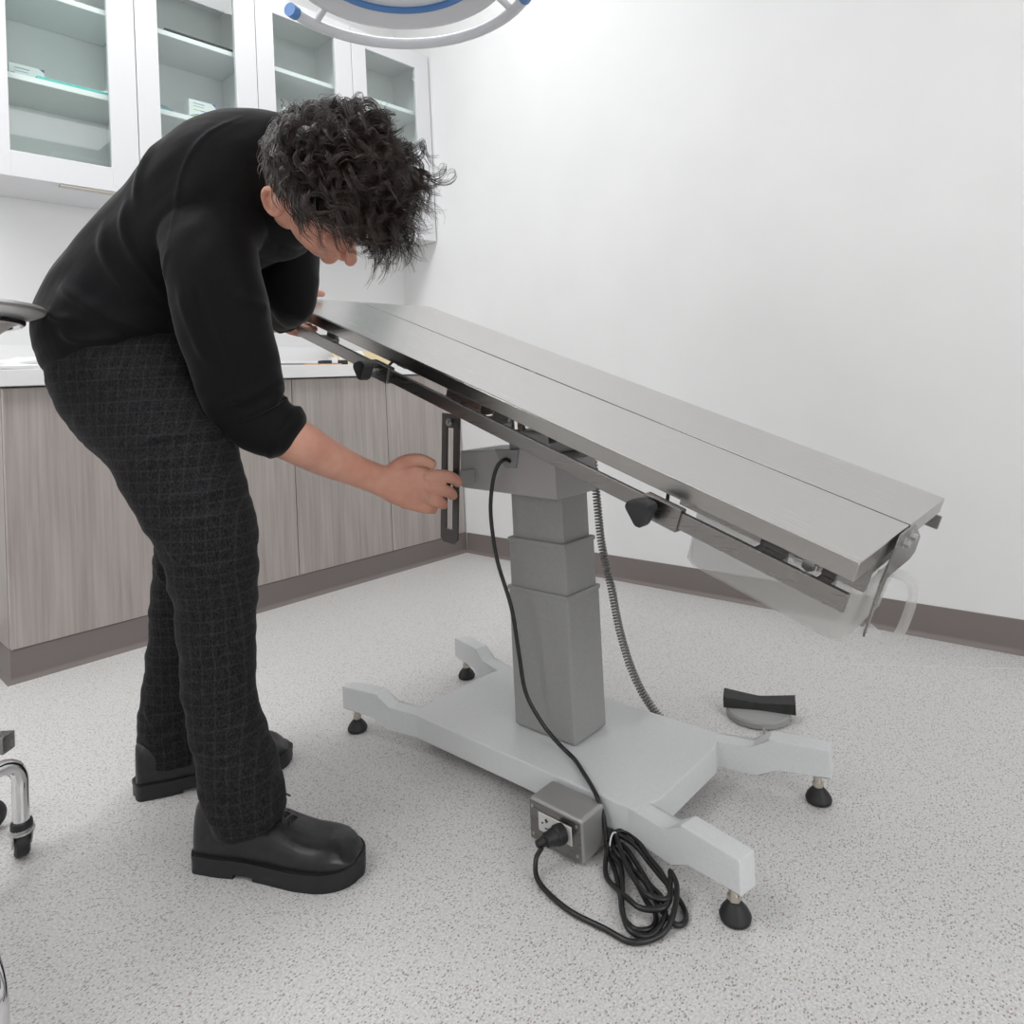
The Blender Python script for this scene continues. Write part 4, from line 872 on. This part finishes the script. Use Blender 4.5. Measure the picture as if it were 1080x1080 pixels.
# cuff rolls
def ring_at(g, stt, i, grow, rt_, j=None):
    a = Vector(stt[i][:3]); bq = Vector(stt[i-1][:3]); T_ = (a-bq).normalized(); v = (PY-T_*PY.dot(T_)).normalized(); u = v.cross(T_); ru, rv = stt[i][3]*grow, stt[i][4]*grow
    g.tube([a+u*ru*cos(t)+v*rv*sin(t) for t in [2*pi*k/40 for k in range(40)]], rt_, 12, closed=True)
ring_at(sw, RSLEEVE, -1, .92, .0085); ring_at(sw, LSLEEVE, -1, .92, .008)
cn = nb+(H(0, -.03, -.08)-nb)*.25; cT = (H(0, -.03, -.08)-nb).normalized(); cu = cT.orthogonal().normalized(); cv = cT.cross(cu)
sw.tube([cn+cu*.066*cos(t)+cv*.066*sin(t) for t in [2*pi*k/40 for k in range(40)]], .011, 12, closed=True)
sweep(sw, [(*(nb+V3(-.05, .02, -.01)), .10, .13), (*nb, .082, .09), (*cn, .062, .066)], 32, 6, 2., .3, .1)
a = Vector(TORSO[0][:3]); sw.tube([a+V3(TORSO[0][3]*.965*cos(t), TORSO[0][4]*.965*sin(t), .012) for t in [2*pi*k/60 for k in range(60)]], .0075, 12, closed=True)
rd = ridges(SW_RIDGE)
def sw_d(c, n):
    q = Vector((c.x*9, c.y*6, c.z*9)); q2 = Vector(((c.x+c.z)*5, c.y*10, (c.z-c.x)*16))
    q3 = Vector(((c.x+c.z)*9+c.y*3, c.y*16, (c.z-c.x*.7)*30))
    return 1.35*rd(c, n)+.0055*noise.noise(q)+.0042*noise.noise(q2)+.0022*noise.noise(q3)
swo = remesh(sw, 'sweater', M['sweater'], .0042, 3, pw, sw_d)

# --- trousers
tr = G(); sweep(tr, PELVIS, 48, 8, 2.15, .1); sweep(tr, NLEG, 40, 8, 2.15, .6, .05); sweep(tr, FLEG, 40, 8, 2.15, .6, .05)
for stt in (NLEG, FLEG):
    ring_at(tr, stt, -1, .955, .005)
rd2 = ridges(TR_RIDGE)
def tr_d(c, n):
    q = Vector((c.x*8, c.y*8, c.z*20)); k = .6 if c.z > .55 else 1.25
    return 1.3*rd2(c, n)+.0045*k*noise.noise(q)+.0016*noise.noise(Vector((c.x*25, c.y*25, c.z*60)))+.0022*k*noise.noise(Vector((c.x*20+c.z*12, c.y*20, c.z*34)))
remesh(tr, 'trousers', M['trousers'], .0042, 3, pw, tr_d)

# --- shoes
def shoe(S, ang, side):
    S = Vector(S); e = V3(cos(radians(ang)), sin(radians(ang)), 0); s = V3(-e.y, e.x, 0)
    par = bpy.data.objects.new('shoe', bpy.data.meshes.new('shoe')); 
    LN = .308
    def hw(t, side_=0): # half width along the shoe
        if t > .78: return .053*sqrt(max(0, 1-((t-.78)/.22)**2))**.9
        if t < .06: return .036*sqrt(max(0, 1-((.06-t)/.06)**2))
        pts_ = [(.06, .036), (.2, .039), (.35, .038), (.5, .044), (.68, .0525), (.78, .053), (1, .053)]
        for (a, b_), (c_, d_) in zip(pts_, pts_[1:]):
            if a <= t <= c_: k = (t-a)/(c_-a); return b_+(d_-b_)*k
        return 0
    # upper: loft of half-ellipse sections
    ts = [.012, .03, .06, .10, .16, .24, .32, .40, .46, .52, .58, .64, .70, .76, .82, .87, .91, .945, .97, .985]
    hgt = lambda t: (.100+.012*min(t/.1, 1)) if t < .30 else (.112-.010*(t-.3)/.12 if t < .42 else (.102-.034*((t-.42)/.26) if t < .68 else (.068-.004*(t-.68)/.14 if t < .82 else .064*sqrt(max(0, 1-((t-.82)/.18)**2)))))
    V = []; F = []; n = 24
    for t in ts:
        wv = hw(t)*.97; hh = max(.034, hgt(t)); z0 = .026
        top = hh-z0; narrow = 1.0 if t > .45 else .80
        for k in range(n+1):
            a = pi*k/n; ca, sa = cos(a), sin(a)
            pw_ = .62 if t > .45 else .5
            x_ = wv*math.copysign(abs(ca)**.75, ca)*(1-(1-narrow)*sa); z_ = z0+top*abs(sa)**pw_
            V.append(S+e*(t*LN)+s*x_+V3(0, 0, z_))
    m_ = n+1
    for i in range(len(ts)-1):
        for k in range(n): F.append((i*m_+k, i*m_+k+1, (i+1)*m_+k+1, (i+1)*m_+k))
    F += [tuple(range(m_)), tuple((len(ts)-1)*m_+k for k in range(m_))]
    for i in range(len(ts)-1): F.append((i*m_, i*m_+n, (i+1)*m_+n, (i+1)*m_))
    up = G().add(V, F)
    so = up.obj('shoe', M['leather'], pw, angle=70, local=True)
    # sole: welt + rubber with heel step
    def outline(grow, n_=26):
        o = []
        for k in range(n_+1): t = k/n_; t = .5-.5*cos(pi*t); o.append((t, hw(t)+grow if 0 < t < 1 else 0))
        return o
    def slab(g, z0, z1, grow, t0=0., t1=1.):
        tt = [t0+(t1-t0)*(.5-.5*cos(pi*k/26)) for k in range(27)]
        L_ = [(-grow if t == 0 else (LN+grow if t == 1 else t*LN), (hw(t)+grow) if 0 < t < 1 else .004) for t in tt]
        poly = [(x_, y_) for x_, y_ in L_]+[(x_, -y_) for x_, y_ in L_[::-1]]
        mk = Matrix((e, s, V3(0, 0, 1))).transposed().to_4x4(); mk.translation = S
        g.prism(poly, z0, z1, mk)
    g = G(); slab(g, .0235, .031, .0055); g.obj('welt', M['sole'], so, local=True)
    g = G(); slab(g, .0075, .0232, .0045)
    slab(g, .0006, .0075, .0045, 0, .30); slab(g, .0006, .0075, .003, .42, 1)
    for k in range(14): pass
    g.obj('sole', M['sole'], so, local=True)
    # laces and facings
    g = G()
    for k, t in enumerate((.44, .485, .53, .575)):
        zz = hgt(t)+.002; wv = .017
        g.tube([S+e*(t*LN)-s*wv+V3(0, 0, zz-.010), S+e*((t+.012)*LN)+V3(0, 0, zz+.0035), S+e*((t+.03)*LN)+s*wv+V3(0, 0, zz-.012)], .0016, 8, smooth=5)
        g.tube([S+e*(t*LN)+s*wv+V3(0, 0, zz-.010), S+e*((t+.012)*LN)+V3(0, 0, zz+.0025), S+e*((t+.03)*LN)-s*wv+V3(0, 0, zz-.012)], .0016, 8, smooth=5)
    kx = S+e*(.43*LN)+V3(0, 0, hgt(.43)+.006)
    for q in (-1, 1):
        g.tube([kx, kx+s*q*.022+e*.006+V3(0, 0, .016), kx+s*q*.034+e*.012+V3(0, 0, .002), kx+s*q*.012+e*.006, kx], .0015, 8, smooth=6)
        g.tube([kx, kx+s*q*.016+e*.012+V3(0, 0, .012), kx+s*q*.03+e*.030+V3(0, 0, -.004)], .0015, 8, smooth=6)
    g.obj('laces', M['cord'], so, local=True)
    g = G()
    for q in (-1, 1):
        pts_ = [S+e*(t*LN)+s*q*(hw(t)*.55+.004*(t > .55))+V3(0, 0, hgt(t)-.012-.004*(t-.4)*10) for t in (.40, .47, .54, .60, .64)]
        g.tube(pts_+[S+e*(.60*LN)+s*q*hw(.6)*.86+V3(0, 0, .050)], .0016, 6, smooth=5)
        for t in (.44, .485, .53, .575): g.lathe([(.003, 0), (.003, .0012)], 10, frame(S+e*(t*LN)+s*q*hw(t)*.47+V3(0, 0, hgt(t)-.0045), e, (s*q*.6+V3(0, 0, .8))))
    g.obj('lace_facing', M['leather'], so, local=True)
    return so
shoe(SHOE_N[0], SHOE_N[1], 1); shoe(SHOE_F[0], SHOE_F[1], -1)

# --- ring on the ring finger
f3 = FINGERS[3]; a = Vector(f3[1][:3]); bq = Vector(f3[2][:3]); T_ = (bq-a).normalized(); cc_ = a.lerp(bq, .35); u = T_.cross(PY).normalized(); v = T_.cross(u)
G().tube([cc_+u*.0098*cos(t)+v*.0102*sin(t) for t in [2*pi*k/28 for k in range(28)]], .0011, 8, closed=True).obj('finger_ring', M['screw'], pw, local=True)

# --- hair: curly clumps over a scalp cap
rnd = random.Random(7)
hg = G()
hc = H(0, -.014, .040); 
gv = len(hg.v)
cap = G().ell(hc, AX, (.083, .103, .094), 48)
keep = G(); 
def hairy(d):   # d in head axes (r,f,u) unit
    r_, f_, u_ = d
    if f_ > .45 and u_ < .26: return False
    if f_ > .66 and u_ < .50: return False
    if u_ < -.42: return False
    if f_ > .02 and u_ < -.02: return False
    if abs(r_) > .55 and f_ > -.28 and u_ < -.02: return False
    if abs(r_) > .62 and f_ > .16 and u_ < .12: return False
    return True
idx = {}
for f in cap.f:
    cs = [cap.v[i] for i in f]; c_ = sum(cs, Vector())/len(cs)-hc; d = (c_.dot(R_h)/.083, c_.dot(F_)/.103, c_.dot(U_)/.094)
    if hairy(d):
        k = len(hg.v); hg.v += cs; hg.f.append(tuple(range(k, k+len(cs))))
capo = bpy.data.meshes.new('scalp_hair')
def fib(n):
    out = []; ga = pi*(3-sqrt(5))
    for i in range(n): z = 1-2*(i+.5)/n; r_ = sqrt(1-z*z); out.append((r_*cos(ga*i), r_*sin(ga*i), z))
    return out
def strand(g, pts, r0):
    n = 4; N = len(pts); V = []; F = []
    u = (pts[1]-pts[0]).orthogonal().normalized()
    for i in range(N):
        T_ = (pts[min(i+1, N-1)]-pts[max(i-1, 0)]); T_ = T_.normalized() if T_.length > 1e-9 else V3(0, 0, 1)
        u = u-T_*u.dot(T_); u = u.normalized() if u.length > 1e-6 else T_.orthogonal().normalized(); v = T_.cross(u); r_ = r0*(1-.75*(i/(N-1))**2)
        for k in range(3): a = 2*pi*k/3; V.append(pts[i]+u*cos(a)*r_+v*sin(a)*r_)
    for i in range(N-1):
        for k in range(3): F.append((i*3+k, i*3+(k+1) % 3, (i+1)*3+(k+1) % 3, (i+1)*3+k))
    g.add(V, F)
grey = G()
IMR = V3(1, 0, 0)
for (a, b_, c_) in fib(1150):
    if not hairy((a, b_, c_)): continue
    root0 = hc+R_h*a*.081+F_*b_*.101+U_*c_*.092; nrm = (R_h*a/.081+F_*b_/.101+U_*c_/.092).normalized()
    nape = (c_ < .02 and b_ < .3) or b_ < -.66; temple = abs(a) > .60 and c_ < .45
    front = b_ > .05 and c_ > .35 and not temple
    if nape: ln = rnd.uniform(.014, .024)
    elif temple: ln = rnd.uniform(.026, .044)*(1.5 if b_ > .1 else 1)
    elif front: ln = rnd.uniform(.085, .125)
    else: ln = rnd.uniform(.055, .085)
    flow = V3(rnd.gauss(.75, .3), rnd.gauss(-.1, .3), rnd.gauss(-.35, .35)) if not (nape or temple) else V3(.25+rnd.gauss(0, .25), rnd.gauss(0, .2), -.6)+F_*.3
    flow = (flow-nrm*flow.dot(nrm)*.7).normalized()
    side = nrm.cross(flow).normalized(); ph = rnd.uniform(0, 2*pi)
    tw = (rnd.uniform(9, 14) if front else rnd.uniform(7, 10) if not nape else 4)*rnd.choice((-1, 1)); NS = 26 if front else 18 if not nape else 8
    lift = rnd.uniform(.5, 1.0) if not (nape or temple) else .30
    gp = [root0.copy()]; p_ = root0.copy()
    for i in range(1, NS+1):
        t = i/NS; stp = ln/NS*1.5
        rel = p_-hc; dn_ = (R_h*rel.dot(R_h)/.0069+F_*rel.dot(F_)/.0106+U_*rel.dot(U_)/.0088).normalized()
        d = dn_*(lift*(1-t)*1.2-.25*t)+flow*(.55+.2*t)+V3(.10 if front else 0, 0, -1)*(.75*t*t if front else .25*t)
        ca_ = (.95 if not (nape or temple) else .35)*(.5+.8*t)
        d += (side*cos(tw*t+ph)+nrm*sin(tw*t+ph))*ca_
        p_ = p_+d.normalized()*stp
        rel = p_-hc; q = sqrt((rel.dot(R_h)/.084)**2+(rel.dot(F_)/.104)**2+(rel.dot(U_)/.095)**2)
        if q < 1.02: p_ = hc+rel*(1.02/q)
        gp.append(p_.copy())
    nstr = 13 if not nape else 10; fly = rnd.random() < .12
    for k in range(nstr):
        sg = .0050 if fly else .0030
        ox, oy = rnd.gauss(0, sg), rnd.gauss(0, sg); w0 = rnd.uniform(.5, 1.0); fr = rnd.uniform(.0, .0025); p2 = rnd.uniform(0, 6.28); kk = rnd.uniform(.75, 1.0)
        pts_ = []
        for i, c2 in enumerate(gp[:max(5, int(len(gp)*kk))]):
            t = i/NS; w2 = 1.25-(1-w0)*t*1.3 if not nape else 1.6
            pts_.append(c2+side*ox*w2+flow.cross(side)*oy*w2+(side*cos(p2+6*t)+nrm*sin(p2+6*t))*fr*t)
        gx = grey if ((nape or temple or b_ < -.45) and rnd.random() < .45) or rnd.random() < .02 else hg
        strand(gx, pts_, rnd.uniform(.0004, .00072))
# loose locks falling from the forehead
for k in range(54):
    a = rnd.uniform(-.7, .45); root0 = H(a*.06, .082-.02*abs(a), .075); ph = rnd.uniform(0, 6.28); tw = rnd.uniform(7, 11); ln = rnd.uniform(.065, .105); rr0 = rnd.uniform(.009, .016); rgt = rnd.uniform(.02, .062)
    for j in range(6):
        pts_ = []; o_ = V3(rnd.gauss(0, .0018), rnd.gauss(0, .0018), rnd.gauss(0, .0018))
        for i in range(26):
            t = i/25; e_ = min(1, 3*t)
            pts_.append(root0+o_*(1+t)+V3(rgt*t+rr0*e_*sin(tw*t+ph), rr0*.6*e_*cos(tw*t+ph*1.3), -ln*t**1.25+.01*t+rr0*e_*cos(tw*t+ph)))
        strand(hg, pts_, .00058)
me = bpy.data.meshes.new('hair'); me.from_pydata([tuple(v) for v in hg.v+grey.v], [], hg.f+[tuple(i+len(hg.v) for i in f) for f in grey.f])
me.materials.append(M['hair']); me.materials.append(M['hair_grey_rimlit'])
k = len(hg.f)
me.polygons.foreach_set('material_index', [0]*k+[1]*len(grey.f)); me.shade_smooth()
ho = bpy.data.objects.new('hair', me); C.objects.link(ho); ho.parent = pw
